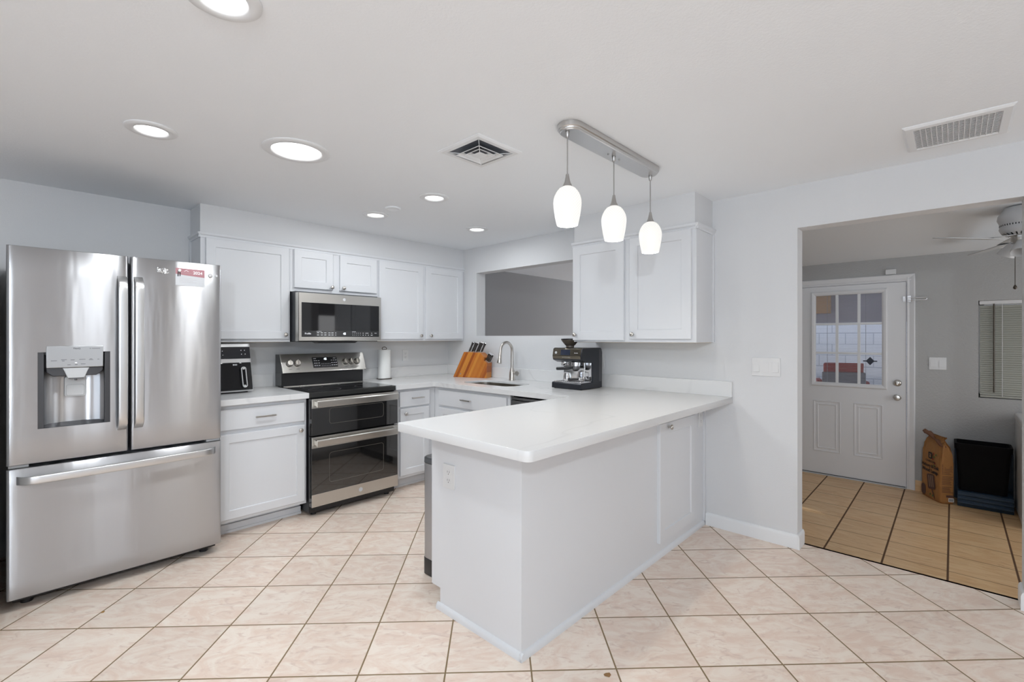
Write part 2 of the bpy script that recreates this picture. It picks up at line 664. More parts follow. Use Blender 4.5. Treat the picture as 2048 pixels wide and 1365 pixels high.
def slab(polys, z0, z1, name, material, parent=None, bevel=0.003):
    """flat slab from an outline and holes"""
    cu = bpy.data.curves.new('slab', 'CURVE')
    cu.dimensions = '2D'
    cu.fill_mode = 'BOTH'
    for poly in polys:
        s = cu.splines.new('POLY')
        s.points.add(len(poly) - 1)
        for p, q in zip(s.points, poly):
            p.co = (q[0], q[1], 0, 1)
        s.use_cyclic_u = True
    cu.extrude = (z1 - z0) / 2
    t = bpy.data.objects.new('slab', cu)
    COL.objects.link(t)
    dg = bpy.context.evaluated_depsgraph_get()
    me = bpy.data.meshes.new_from_object(t.evaluated_get(dg))
    bpy.data.objects.remove(t)
    bpy.data.curves.remove(cu)
    mb = MB()
    mb.bm.from_mesh(me)
    bpy.data.meshes.remove(me)
    bmesh.ops.remove_doubles(mb.bm, verts=mb.bm.verts, dist=1e-5)
    bmesh.ops.translate(mb.bm, verts=mb.bm.verts, vec=(0, 0, (z0 + z1) / 2))
    return mb.build(name, material, parent, bevel=bevel)


# ------------------------------------------------------------------ room measures
XW, XW2 = 3.34, 3.466        # kitchen wall with the pass-through and the doorway
YB = 4.14                    # range wall
ZC = 2.27                    # kitchen ceiling
LX = 5.993                   # far wall of the laundry room
LZ = -0.165                  # laundry floor
FB = frame((0, 0, 0), (1, 0, 0))          # faces -y:  u = x, w = z, d = -y
FR = frame((0, 0, 0), (0, -1, 0))         # faces -x:  u = -y, w = z, d = -x

# ------------------------------------------------------------------ structure
struct(MB().box((-2.8, -3.6, -0.12), (XW2, YB + 0.1, 0)).build('floor', TILE, smooth=False))
struct(MB().box((-2.8, -3.6, ZC), (XW2, YB + 0.1, ZC + 0.1)).build('ceiling', CEIL, smooth=False))
struct(MB().box((-2.8, YB, 0), (XW2, YB + 0.12, ZC)).build('wall_back', WALL, smooth=False))
w = MB()
w.box((-0.2, 2.99, 0), (-0.078, YB, 1.74))
struct(w.build('wall_left', WALL, smooth=False))
# wall with the pass-through over the sink and the doorway to the laundry
w = MB()
HY0, HY1, HZ0, HZ1 = 2.25, 3.665, 1.336, 2.002
DY0, DY1, DZ = -0.253, 0.704, 2.002
w.box((XW, HY1, 0), (XW2, YB, ZC))
w.box((XW, HY0, 0), (XW2, HY1, HZ0))
w.box((XW, HY0, HZ1), (XW2, HY1, ZC))
w.box((XW, DY1, 0), (XW2, HY0, ZC))
w.box((XW, DY0, DZ), (XW2, DY1, ZC))
w.box((XW, -3.6, 0), (XW2, DY0, ZC))
struct(w.build('wall_right', WALL, smooth=False))
# walls behind the camera with window openings
w = MB()
RY = -3.6
RWIN = ((-2.5, -0.8, 0.0, 2.08), (0.80, 1.32, 0.5, 2.1), (2.17, 2.34, 0.2, 2.1), (2.49, 2.62, 0.2, 2.1))
xp = -2.8
for x0, x1, z0, z1 in RWIN:
    w.box((xp, RY - 0.12, 0), (x0, RY, ZC))
    w.box((x0, RY - 0.12, z1), (x1, RY, ZC))
    if z0:
        w.box((x0, RY - 0.12, 0), (x1, RY, z0))
    xp = x1
w.box((xp, RY - 0.12, 0), (XW2, RY, ZC))
struct(w.build('wall_rear', WALL_DIMMED, smooth=False))
w = MB()
w.box((-2.92, -3.6, 0), (-2.8, -2.0, ZC))
w.box((-2.92, 0.8, 0), (-2.8, YB + 0.12, ZC))
w.box((-2.92, -2.0, 0), (-2.8, 0.8, 0.4))
w.box((-2.92, -2.0, 2.1), (-2.8, 0.8, ZC))
struct(w.build('wall_dining', WALL_DIMMED, smooth=False))
# soffits above the cabinets
struct(MB().box((0.892, 3.872, 2.068), (XW, YB, ZC)).build('wall_soffit_back', WALL, smooth=False))
struct(MB().box((3.032, 1.222, 2.066), (XW, 2.180, ZC)).build('wall_soffit_right', WALL, smooth=False))


def baseboard(mb, p, q, nrm, h=0.088, t=0.014):
    """board with a rounded top from p to q on the floor, standing off along nrm"""
    p, q, n = Vector(p), Vector(q), Vector(nrm)
    prof = [(0, 0), (t, 0), (t, h * 0.78), (t * 0.75, h * 0.93), (t * 0.4, h), (0, h)]
    rings = []
    for e in (p, q):
        rings.append([e + n * a + Vector((0, 0, 1)) * b for a, b in prof])
    mb.loft(rings)


b = MB()
baseboard(b, (XW, 1.266, 0), (XW, DY1, 0), (-1, 0, 0))
baseboard(b, (XW - 0.014, DY1, 0), (XW2, DY1, 0), (0, -1, 0))
struct(b.build('baseboard_right', TRIM, angle=60))
b = MB()
baseboard(b, (XW, DY0, 0), (XW, -3.6, 0), (-1, 0, 0))
baseboard(b, (XW - 0.014, DY0, 0), (XW2, DY0, 0), (0, 1, 0))
struct(b.build('baseboard_door', TRIM, angle=60))
b = MB()
baseboard(b, (-0.078, 2.99, 0), (-0.2, 2.99, 0), (0, -1, 0))
baseboard(b, (-0.078, 2.99, 0), (-0.078, 3.2, 0), (1, 0, 0))
struct(b.build('baseboard_left', TRIM, angle=60))

# laundry room and the passage behind the pass-through
struct(MB().box((XW2, -1.6, LZ - 0.1), (LX, 2.0, LZ)).build('floor_laundry', LTILE, smooth=False))
w = MB()
w.box((XW2 - 0.02, -1.6, LZ), (XW2, 2.0, 0))
struct(w.build('trim_step', LTILE, smooth=False))
c = MB()
zs = lambda x: 2.112 + 0.16 * (LX - x)
c.prism([(XW2, zs(XW2)), (LX + 0.15, zs(LX + 0.15)), (LX + 0.15, 2.75), (XW2, 2.75)], -1.6, 2.0, axes=(0, 2, 1))
struct(c.build('ceiling_laundry', CEIL, smooth=False))
LW = mat('laundry_wall_paint', (0.45, 0.45, 0.445), 0.85, bump=(75, 0.9, 0.004))
w = MB()
DA, DB_, DTOP = 0.312, 1.249, 1.886      # door opening
WA, WB, WZ0, WZ1 = -1.15, -0.17, 0.772, 1.652
w.box((LX, DB_, LZ), (LX + 0.13, 2.0, 2.6))
w.box((LX, DA, DTOP), (LX + 0.13, DB_, 2.6))
w.box((LX, WB, LZ), (LX + 0.13, DA, 2.6))
w.box((LX, WA, LZ), (LX + 0.13, WB, WZ0))
w.box((LX, WA, WZ1), (LX + 0.13, WB, 2.6))
w.box((LX, -1.6, LZ), (LX + 0.13, WA, 2.6))
struct(w.build('wall_laundry_back', LW, smooth=False))
struct(MB().box((XW2, -1.72, LZ), (LX + 0.13, -1.6, 2.75)).build('wall_laundry_right', LW, smooth=False))
struct(MB().box((XW2, 2.0, LZ), (LX + 0.13, 2.1, 2.75)).build('wall_laundry_left', LW, smooth=False))
struct(MB().box((XW2, 4.62, -0.1), (9.0, 4.74, 2.6)).build('wall_passage', WALL_DIMMED, smooth=False))
struct(MB().box((XW2, 2.1, 2.255), (9.0, 4.74, 2.36)).build('ceiling_passage', CEIL, smooth=False))
struct(MB().box((XW2, 2.1, -0.12), (9.0, 4.74, 0.0)).build('floor_passage', TILE, smooth=False))
struct(MB().box((9.0, 2.0, -0.1), (9.1, 4.74, 2.4)).build('wall_passage_end', WALL_DIMMED, smooth=False))
# tile skirting beside the laundry door
struct(MB().box((LX - 0.012, 0.0, LZ), (LX, 0.267, LZ + 0.10)).build('baseboard_laundry', LTILE, bevel=0.002))


# ------------------------------------------------------------------ kitchen cabinets
def knob(parent, M, u, w, d, name='knob'):
    """round metal knob standing off a face"""
    mb = MB(M)
    prof = [(0.0075, 0), (0.007, 0.004), (0.0055, 0.010), (0.007, 0.014), (0.0145, 0.018), (0.0155, 0.022), (0.0145, 0.026), (0.009, 0.029), (0.0, 0.030)]
    mb.lathe(prof, (u, w, d), 24)
    return mb.build(name, NICKEL, parent, angle=50)


def bar_pull(parent, M, u0, u1, w, d, name='handle'):
    mb = MB(M)
    mb.box((u0, w - 0.005, d + 0.022), (u1, w + 0.005, d + 0.032))
    for u in (u0 + 0.016, u1 - 0.016):
        mb.lathe([(0.004, 0), (0.004, 0.025)], (u, w, d), 12)
    return mb.build(name, NICKEL, parent, bevel=0.0015)


def door(parent, M, u0, u1, w0, w1, d0, rail=0.06, kn=None, name='door'):
    mb = MB(M)
    mb.shaker(u0, u1, w0, w1, d0, 0.02, rail)
    o = mb.build(name, CAB, parent, smooth=False)
    if kn:
        knob(o, M, kn[0], kn[1], d0 + 0.02)
    return o


def drawer(parent, M, u0, u1, w0, w1, d0, hu, hw, name='drawer'):
    mb = MB(M)
    mb.box((u0, w0, d0), (u1, w1, d0 + 0.02))
    o = mb.build(name, CAB, parent, bevel=0.003)
    if hu:
        bar_pull(o, M, hu[0], hu[1], hw, d0 + 0.02)
    return o


YF = 3.868       # face frame of the range wall uppers


def upper(label, x0, x1, z0, doors, group):
    t = thing('wall_cabinet', label, 'cabinet', ((x0 + x1) / 2, YB, z0), group)
    mb = MB()
    mb.box((x0, YF, z0), (x1, YB, 2.045))
    mb.build('body', CAB, t, bevel=0.0015)
    mb = MB()
    mb.box((x0 + 0.02, YF + 0.02, z0 - 0.003), (x1 - 0.02, YB - 0.002, z0 - 0.0002))
    mb.build('underside', CABIN, t, smooth=False)
    for u0, u1, w0, w1, rail, k in doors:
        door(t, FB, u0, u1, w0, w1, -YF, rail, k)
    return t


upper('tall white wall cabinet with one door, between the refrigerator and the microwave', 0.892, 1.506, 1.285,
      [(0.922, 1.492, 1.307, 2.030, 0.06, (1.460, 1.342))], 'wall cabinets over the range')
upper('short white wall cabinet with two small doors above the microwave', 1.507, 2.289, 1.690,
      [(1.533, 1.857, 1.722, 2.031, 0.058, (1.841, 1.745)), (1.919, 2.275, 1.722, 2.031, 0.062, (1.945, 1.746))], 'wall cabinets over the range')
upper('white wall cabinet with two tall doors, right of the microwave in the corner', 2.290, 3.336, 1.285,
      [(2.298, 2.793, 1.303, 2.031, 0.062, (2.757, 1.338)), (2.826, 3.302, 1.303, 2.031, 0.062, (2.878, 1.338))], 'wall cabinets over the range')


def crown(mb, M, u0, u1, d, w0=2.030):
    prof = [(d, w0), (d + 0.006, w0), (d + 0.006, w0 + 0.014), (d + 0.016, w0 + 0.022), (d + 0.018, w0 + 0.036), (d, w0 + 0.036)]
    mb.M = M
    mb.loft([[(u, b_, a) for a, b_ in prof] for u in (u0, u1)])


m_ = MB()
crown(m_, FB, 0.880, XW, -YF)
crown(m_, FR, -YB, -3.856, -0.892)
m_.M = Matrix.Identity(4)
m_.box((0.882, 4.118, 1.285), (0.892, YB, 2.03))
struct(m_.build('trim_crown_back', CAB, angle=30))
# cabinet with two doors on the sink wall
XF = 3.038
t = thing('wall_cabinet', 'white two-door wall cabinet on the sink wall, above the espresso machine and behind the pendants', 'cabinet', (XW, 1.7, 1.285))
MB().box((XF, 1.214, 1.285), (XW, 2.187, 2.045)).build('body', CAB, t, bevel=0.0015)
MB().box((XF + 0.02, 1.23, 1.282), (XW - 0.002, 2.17, 1.2848)).build('underside', CABIN, t, smooth=False)
door(t, FR, -2.187, -1.735, 1.297, 2.032, -XF, 0.068, (-2.158, 1.341))
door(t, FR, -1.690, -1.242, 1.308, 2.032, -XF, 0.064, (-1.660, 1.342))
m_ = MB()
crown(m_, FR, -2.204, -1.200, -XF)
crown(m_, FB, 3.022, XW, -1.214)
m_.M = Matrix.Identity(4)
m_.box((3.318, 1.206, 1.285), (XW, 1.214, 2.03))
struct(m_.build('trim_crown_right', CAB, angle=30))

# base cabinets
YC = 3.464       # face frame of the range wall base cabinets
t = thing('base_cabinet', 'white base cabinet with a drawer over one door, between refrigerator and range', 'cabinet', (1.17, YC, 0), 'base cabinets')
MB().box((0.880, YC, 0.10), (1.465, YB - 0.02, 0.872)).build('body', CAB, t, bevel=0.0015)
m_ = MB()
m_.box((0.880, 3.575, 0), (1.465, YB - 0.02, 0.10))
m_.box((0.880, 3.560, 0), (1.465, 3.575, 0.055))
m_.box((0.880, 3.550, 0), (1.465, 3.560, 0.018))
m_.build('toe_kick', CAB, t, bevel=0.002)
drawer(t, FB, 0.900, 1.446, 0.710, 0.847, -YC, (1.108, 1.239), 0.781)
door(t, FB, 0.900, 1.449, 0.124, 0.682, -YC, 0.056, (1.412, 0.648))

t = thing('base_cabinet', 'narrow white base cabinet with a drawer and door, in the corner right of the range', 'cabinet', (2.42, YC, 0), 'base cabinets')
m_ = MB()
m_.box((2.212, YC, 0.10), (2.640, YB - 0.02, 0.872))
m_.build('body', CAB, t, bevel=0.0015)
m_ = MB()
m_.box((2.212, 3.565, 0), (2.72, YB - 0.02, 0.10))
m_.box((2.212, 3.553, 0), (2.70, 3.565, 0.075))
m_.box((2.212, 3.545, 0), (2.70, 3.553, 0.018))
m_.build('toe_kick', CAB, t, bevel=0.002)
drawer(t, FB, 2.255, 2.569, 0.718, 0.852, -YC, (2.362, 2.491), 0.790)
door(t, FB, 2.260, 2.563, 0.124, 0.703, -YC, 0.056, (2.306, 0.660))

XS = 2.640       # face frame of the sink run
t = thing('base_cabinet', 'white sink base cabinet with a wide drawer front, left of the dishwasher', 'cabinet', (XS, 2.98, 0), 'base cabinets')
m_ = MB()
m_.box((XS, 2.505, 0.10), (XS + 0.02, YC, 0.872))
m_.box((XS + 0.02, 2.505, 0.10), (XW - 0.02, 2.523, 0.872))
m_.box((XS + 0.02, 2.523, 0.10), (XW - 0.02, YC - 0.002, 0.118))
m_.build('body', CAB, t, bevel=0.0015)
MB().box((XS + 0.07, 2.505, 0), (XW - 0.02, YC - 0.01, 0.10)).build('toe_kick', CAB, t, bevel=0.002)
drawer(t, FR, -3.385, -2.533, 0.712, 0.848, -XS, (-3.056, -2.930), 0.785)
door(t, FR, -3.385, -2.975, 0.124, 0.690, -XS, 0.056, (-3.01, 0.65))
door(t, FR, -2.960, -2.533, 0.124, 0.690, -XS, 0.056, (-2.92, 0.65))

# dishwasher
t = thing('dishwasher', 'dark steel dishwasher under the counter, between sink cabinet and peninsula', 'dishwasher', (XS, 2.2, 0))
MB().box((XS + 0.03, 1.910, 0.02), (XW - 0.02, 2.499, 0.866)).build('tub', BLACK, t, bevel=0.002)
m_ = MB()
m_.box((XS - 0.012, 1.912, 0.10), (XS + 0.03, 2.490, 0.835))
m_.build('door', STEELD, t, bevel=0.003)
MB().box((XS - 0.004, 1.912, 0.838), (XS + 0.03, 2.490, 0.858)).build('control_strip', STEELD, t, bevel=0.002)
MB().box((XS - 0.030, 1.97, 0.782), (XS - 0.020, 2.45, 0.797)).box((XS - 0.024, 1.98, 0.784), (XS - 0.008, 2.0, 0.795)).box((XS - 0.024, 2.42, 0.784), (XS - 0.008, 2.44, 0.795)).build('handle', STEEL2, t, bevel=0.002)

# peninsula
t = thing('peninsula_cabinet', 'long white peninsula cabinet under the overhanging quartz top', 'cabinet', (2.3, 1.58, 0))
m_ = MB()
m_.prism([(1.282, 0), (1.815, 0), (1.815, 0.10), (1.882, 0.10), (1.882, 0.872), (1.282, 0.872)], 1.415, XW - 0.001, axes=(1, 2, 0))
m_.build('body', CAB, t, bevel=0.0015)
m_ = MB()
for e0, e1, n in (((1.415, 1.83, 0), (1.415, 1.268, 0), (-1, 0, 0)), ((1.401, 1.282, 0), (XW - 0.016, 1.282, 0), (0, -1, 0))):
    p, q, nn = Vector(e0), Vector(e1), Vector(n)
    prof = [(0, 0), (0.014, 0), (0.014, 0.012), (0.011, 0.022), (0.005, 0.029), (0, 0.031)]
    m_.loft([[e + nn * a + Vector((0, 0, b_)) for a, b_ in prof] for e in (p, q)])
m_.build('shoe_moulding', CAB, t, angle=60)
MB().box((XW - 0.02, 1.268, 0.03), (XW - 0.001, 1.282, 0.872)).build('corner_strip', CAB, t, bevel=0.002)
o = door(t, FB, 2.620, 3.140, 0.090, 0.800, -1.282, 0.064, (2.732, 0.774))

# ------------------------------------------------------------------ worktops
t = thing('worktop', 'short white quartz worktop under the air fryer, left of the range', 'worktop', (1.17, 3.8, 0.874))
slab([[(0.880, 3.418), (1.468, 3.418), (1.468, YB), (0.880, YB)]], 0.874, 0.914, 'top', QUARTZ, t)
MB().box((0.880, 4.12, 0.914), (1.468, YB, 1.016)).build('backsplash', QUARTZ, t, bevel=0.002)
t = thing('worktop', 'U-shaped white quartz worktop with the sink, sweeping out over the peninsula', 'worktop', (2.6, 2.5, 0.874))


def arc(cx, cy, r, a0, a1, n=6):
    return [(cx + r * cos(radians(a0 + (a1 - a0) * i / n)), cy + r * sin(radians(a0 + (a1 - a0) * i / n))) for i in range(n + 1)]


XE, YE = 1.238, 1.088
outline = [(2.204, YB), (2.204, 3.424), (2.604, 3.424), (2.604, 1.918)] + arc(XE + 0.012, 1.918 - 0.012, 0.012, 90, 180, 4) + arc(XE + 0.03, YE + 0.03, 0.03, 180, 270, 6) + [(XW, YE), (XW, YB)]
hole = rr_poly(2.768, 3.085, 2.650, 3.258, 0.09, 8)
slab([outline, hole], 0.874, 0.914, 'top', QUARTZ, t)
m_ = MB()
m_.box((2.204, 4.12, 0.914), (XW - 0.02, YB, 1.018))
m_.build('backsplash', QUARTZ, t, bevel=0.002)
MB().box((XW - 0.02, YE, 0.914), (XW, YB, 1.018)).build('backsplash', QUARTZ, t, bevel=0.002)

# sink
SINK = mat('sink_steel', (0.36, 0.33, 0.29), 0.3, 1.0, bump=(30, 0.1, 0.001))
m_ = MB()
rings = []
for (g, z, r) in ((-0.0012, 0.8955, 0.089), (-0.0016, 0.880, 0.088), (-0.002, 0.866, 0.088), (-0.004, 0.75, 0.086), (-0.02, 0.70, 0.075), (-0.05, 0.69, 0.05)):
    rings.append([(x, y, z) for x, y in rr_poly(2.768 - g, 3.085 + g, 2.650 - g, 3.258 + g, r, 8)])
m_.loft(rings, cap=False)
m_.bm.faces.new([m_.v(p) for p in rings[-1]])
m_.lathe([(0.045, 0.691), (0.045, 0.694), (0.03, 0.693), (0.0, 0.688)], (2.93, 2.95, 0), 24)
o = m_.build('kitchen_sink', SINK)
recenter(o, (2.93, 2.95, 0.69))
tag(o, 'undermount stainless steel sink bowl set in the quartz worktop', 'sink')

# faucet
t = thing('faucet', 'brushed nickel gooseneck faucet with pull-down head behind the sink', 'faucet', (3.224, 3.038, 0.914))
fx, fy = 3.224, 3.038
MB().lathe([(0.031, 0.9145), (0.031, 0.919), (0.028, 0.925), (0.0275, 0.985), (0.024, 1.00), (0.0145, 1.03), (0.0135, 1.035)], (fx, fy, 0), 28).build('base', NICKEL, t, angle=50)
pts = [(fx, fy, 1.02), (fx, fy, 1.10), (fx, fy, 1.185)]
Rr = 0.088
for i in range(1, 17):
    a = pi * i / 16
    pts.append((fx - Rr + Rr * cos(a), fy - 0.02 * i / 16, 1.185 + Rr * sin(a)))
pts.append((fx - 2 * Rr - 0.004, fy - 0.021, 1.172))
MB().tube(pts, 0.0135, 16).build('gooseneck', NICKEL, t, angle=60)
hx, hy = fx - 2 * Rr - 0.004, fy - 0.021
MB().tube([(hx, hy, 1.176), (hx - 0.002, hy, 1.170), (hx - 0.008, hy - 0.001, 1.13), (hx - 0.016, hy - 0.002, 1.087), (hx - 0.017, hy - 0.002, 1.082)], [0.0145, 0.015, 0.017, 0.0235, 0.021], 20).build('spray_head', NICKEL, t, angle=50)
m_ = MB()
m_.tube([(fx, fy - 0.02, 0.985), (fx, fy - 0.05, 0.985)], 0.017, 16)
m_.lathe([(0.0, -0.006), (0.021, -0.006), (0.024, 0.0), (0.021, 0.006), (0.0, 0.006)], (0, 0, 0), 24, axis=0)
bmesh.ops.translate(m_.bm, verts=m_.bm.verts[-120:], vec=(fx - 0.015, fy - 0.078, 0.983))
m_.build('lever', NICKEL, t, angle=50)

# ------------------------------------------------------------------ refrigerator
FX0, FX1, FY, FMID = -0.0335, 0.865, 3.27, 0.425
t = thing('refrigerator', 'stainless steel french-door refrigerator with a water dispenser and bottom freezer drawer', 'refrigerator', ((FX0 + FX1) / 2, 3.7, 0))
fridge = t
CASE = mat('refrigerator_case', (0.045, 0.05, 0.06), 0.5, bump=(150, 0.2, 0.001))
MB().box((FX0 + 0.004, FY + 0.085, 0.035), (FX1 - 0.004, 4.10, 1.735)).build('case', CASE, t, bevel=0.004)
m_ = MB()
m_.box((FX0 + 0.02, FY + 0.05, 0.03), (FX1 - 0.02, FY + 0.11, 0.062))
m_.build('grille', BLACK, t, bevel=0.003)
for x in (FX0 + 0.07, FX1 - 0.07):
    MB().lathe([(0.024, 0.0), (0.024, 0.02), (0.016, 0.022), (0.016, 0.036)], (x, FY + 0.105, 0), 20).build('foot', BLACK, t, angle=50)


def steel_panel(x0, x1, z0, z1, yf, depth, bulge, hole=None, name='door', parent=None):
    """bowed appliance door; hole = (x0, x1, z0, z1) cut right through the skin"""
    mb = MB()
    r = 0.011
    xs = set()
    for i in range(8):
        e = r * (1 - cos(pi / 2 * i / 7))
        xs.update((x0 + e, x1 - e))
    for i in range(1, 24):
        xs.add(x0 + r + (x1 - x0 - 2 * r) * i / 24)
    zsn = {z0, z0 + 0.003, z1 - 0.003, z1}
    if hole:
        xs = {x for x in xs if min(abs(x - hole[0]), abs(x - hole[1])) > 0.006}
        xs.update(hole[:2])
        zsn.update(hole[2:])
    for i in range(1, 8):
        zz = z0 + (z1 - z0) * i / 8
        if not hole or min(abs(zz - hole[2]), abs(zz - hole[3])) > 0.01:
            zsn.add(zz)
    xs, zn = sorted(xs), sorted(zsn)

    def y(x):
        c, h = (x0 + x1) / 2, (x1 - x0) / 2
        e = min(x - x0, x1 - x)
        yy = yf + bulge * ((x - c) / h) ** 2
        if e < r:
            yy += r - sqrt(max(0, r * r - (r - e) ** 2))
        return yy
    G = [[mb.v((x, y(x) + (0.003 if z in (z0, z1) else 0), z)) for x in xs] for z in zn]
    for j in range(len(zn) - 1):
        for i in range(len(xs) - 1):
            if hole and hole[0] - 1e-6 <= xs[i] < hole[1] - 1e-6 and hole[2] - 1e-6 <= zn[j] < hole[3] - 1e-6:
                continue
            mb.bm.faces.new((G[j][i], G[j][i + 1], G[j + 1][i + 1], G[j + 1][i]))
    yb = yf + depth
    BL = [mb.v((x0, yb, z)) for z in zn]
    BR = [mb.v((x1, yb, z)) for z in zn]
    for j in range(len(zn) - 1):
        mb.bm.faces.new((G[j][0], G[j + 1][0], BL[j + 1], BL[j]))
        mb.bm.faces.new((G[j][-1], BR[j], BR[j + 1], G[j + 1][-1]))
    mb.bm.faces.new([*G[0], BR[0], BL[0]])
    mb.bm.faces.new([*G[-1], BR[-1], BL[-1]])
    mb.bm.faces.new([BL[0], BR[0], BR[-1], BL[-1]])
    return mb.build(name, STEEL, parent, angle=50)


DH = (0.072, 0.344, 0.868, 1.245)
dl = steel_panel(FX0, FMID - 0.005, 0.702, 1.762, FY, 0.075, 0.003, DH, 'left_door', t)
dr_ = steel_panel(FMID + 0.005, FX1, 0.702, 1.762, FY, 0.075, 0.003, None, 'right_door', t)
fz = steel_panel(FX0, FX1, 0.056, 0.684, FY, 0.075, 0.004, None, 'freezer_drawer', t)


def arched_handle(parent, pts, wid, thick, off, axis):
    """flat bowed bar along pts (x,y,z) with end posts back to the door"""
    mb = MB()
    rings = []
    n = len(pts)
    for p in pts:
        p = Vector(p)
        a = Vector((wid / 2, 0, 0)) if axis == 'z' else Vector((0, 0, wid / 2))
        b_ = Vector((0, thick / 2, 0))
        ring = []
        for k in range(16):
            an = 2 * pi * k / 16
            ca, sa = cos(an), sin(an)
            e = 0.45
            ring.append(p + a * (abs(ca) ** e * (1 if ca >= 0 else -1)) + b_ * (abs(sa) ** e * (1 if sa >= 0 else -1)))
        rings.append(ring)
    mb.loft(rings)
    return mb.build('handle', HANDLE, parent, angle=50)


HANDLE = mat('handle_steel', (0.66, 0.66, 0.66), 0.3, 1.0, vary=0.02)


def vert_handle(parent, x, z0, z1):
    pts = []
    for i in range(25):
        s = i / 24
        e = min(s, 1 - s)
        bow = 0.052 * (1 - (max(0, 0.06 - e) / 0.06) ** 2) + 0.008 * sin(pi * s)
        pts.append((x, FY - bow + 0.006, z0 + (z1 - z0) * s))
    return arched_handle(parent, pts, 0.040, 0.014, 0, 'z')


vert_handle(dl, 0.392, 0.820, 1.650)
vert_handle(dr_, 0.462, 0.822, 1.652)
pts = []
for i in range(33):
    s = i / 32
    e = min(s, 1 - s)
    bow = 0.045 * (1 - (max(0, 0.05 - e) / 0.05) ** 2) + 0.014 * sin(pi * s)
    pts.append((0.0 + 0.832 * s, FY - bow + 0.006, 0.628 + 0.006 * s))
arched_handle(fz, pts, 0.040, 0.014, 0, 'x')

# dispenser in the left door
x0, x1, z0, z1 = DH
yr = FY + 0.068
m_ = MB()
m_.box((x0 - 0.001, FY + 0.006, z0), (x0 + 0.022, yr, z1))
m_.box((x1 - 0.022, FY + 0.006, z0), (x1 + 0.001, yr, z1))
m_.box((x0, FY + 0.02, z1 - 0.012), (x1, yr, z1 + 0.002))
m_.prism([(FY + 0.004, z0 - 0.002), (yr, z0 - 0.002), (yr, z0 + 0.018), (FY + 0.006, z0 + 0.001)], x0, x1, axes=(1, 2, 0))
m_.build('dispenser_recess', GREYD, dl, bevel=0.001)
m_ = MB()
m_.prism([(x0 + 0.02, yr - 0.03), (x0 + 0.04, yr - 0.012), (x0 + 0.10, yr - 0.004), (x1 - 0.10, yr - 0.004), (x1 - 0.04, yr - 0.012), (x1 - 0.02, yr - 0.03), (x1 - 0.02, yr), (x0 + 0.02, yr)], z0 + 0.012, z1 - 0.01, axes=(0, 1, 2))
m_.build('dispenser_back', STEEL, dl, angle=60)
pan = MB().box((0.101, FY - 0.003, 1.166), (0.316, FY + 0.055, 1.276)).build('control_panel', mat('panel_steel', (0.50, 0.51, 0.52), 0.3, 1.0, aniso=0.6, vary=0.03), dl, bevel=0.003)
MB().prism([(0.101, 1.166), (0.316, 1.166), (0.314, 1.145), (0.290, 1.122), (0.125, 1.122), (0.103, 1.145)], FY + 0.006, FY + 0.06, axes=(0, 2, 1)).build('dispenser_housing', GREYD, dl, bevel=0.004)
m_ = MB()
m_.prism([(0.160, 1.164), (0.262, 1.164), (0.255, 1.148), (0.243, 1.112), (0.179, 1.112), (0.167, 1.148)], FY + 0.000, FY + 0.05, axes=(0, 2, 1))
m_.build('nozzle', GREYP, dl, bevel=0.003)
MB().box((0.183, FY + 0.01, 1.106), (0.240, FY + 0.045, 1.113)).lathe([(0.005, 1.098), (0.005, 1.106)], (0.211, FY + 0.02, 0), 12).build('spout', STEELD, dl, bevel=0.001)
m_ = MB(FB)
m_.rrect(0.170, 0.252, 1.012, 1.118, 0.012, -(yr - 0.004), -(yr - 0.014))
m_.rrect(0.176, 0.246, 1.018, 1.075, 0.010, -(yr - 0.014), -(yr - 0.018))
m_.build('paddle', GREYP, dl, bevel=0.002)
FF = lambda u, w, d: frame((u, -d, w), (1, 0, 0))
lettering('ThinQ', 0.0105, FF(0.213, 1.262, -(FY - 0.0032)), LEGDARK, 'lettering', pan, bold=0.0003)
m_ = MB(FB)
dd = -(FY - 0.003)
for u0, u1, w_ in ((0.262, 0.268, 1.262), (0.271, 0.303, 1.262), (0.118, 0.140, 1.202), (0.155, 0.176, 1.206), (0.158, 0.168, 1.200), (0.190, 0.205, 1.204), (0.222, 0.246, 1.206), (0.262, 0.272, 1.208), (0.259, 0.276, 1.203), (0.292, 0.300, 1.205), (0.178, 0.190, 1.180), (0.206, 0.216, 1.180), (0.228, 0.246, 1.182)):
    m_.box((u0, w_ - 0.0011, dd), (u1, w_ + 0.0011, dd + 0.0003))
split_build(m_, 'control_legend', LEGDARK, pan)
m_ = MB(FB)
m_.rrect(0.206, 0.214, 1.188, 1.1915, 0.0015, dd, dd + 0.0005)
m_.build('indicator_light', LED, pan)
for x in (FX0 + 0.006, FX1 - 0.076):
    MB().box((x, FY + 0.02, 0.686), (x + 0.07, FY + 0.07, 0.700)).build('hinge', GREYP, t, bevel=0.002)


def on_right_door(x):
    c, h = (FMID + 0.005 + FX1) / 2, (FX1 - FMID - 0.005) / 2
    return FY + 0.003 * ((x - c) / h) ** 2 - 0.0005


def flat_on_fridge(u0, u1, w0, w1, name, material, parent=None, th=0.0016, lift=0.0, r=0.002):
    yy = min(on_right_door(u0), on_right_door(u1)) - lift
    mb = MB(FB)
    mb.rrect(u0, u1, w0, w1, r, -yy, -yy + th)
    return mb.build(name, material, parent)


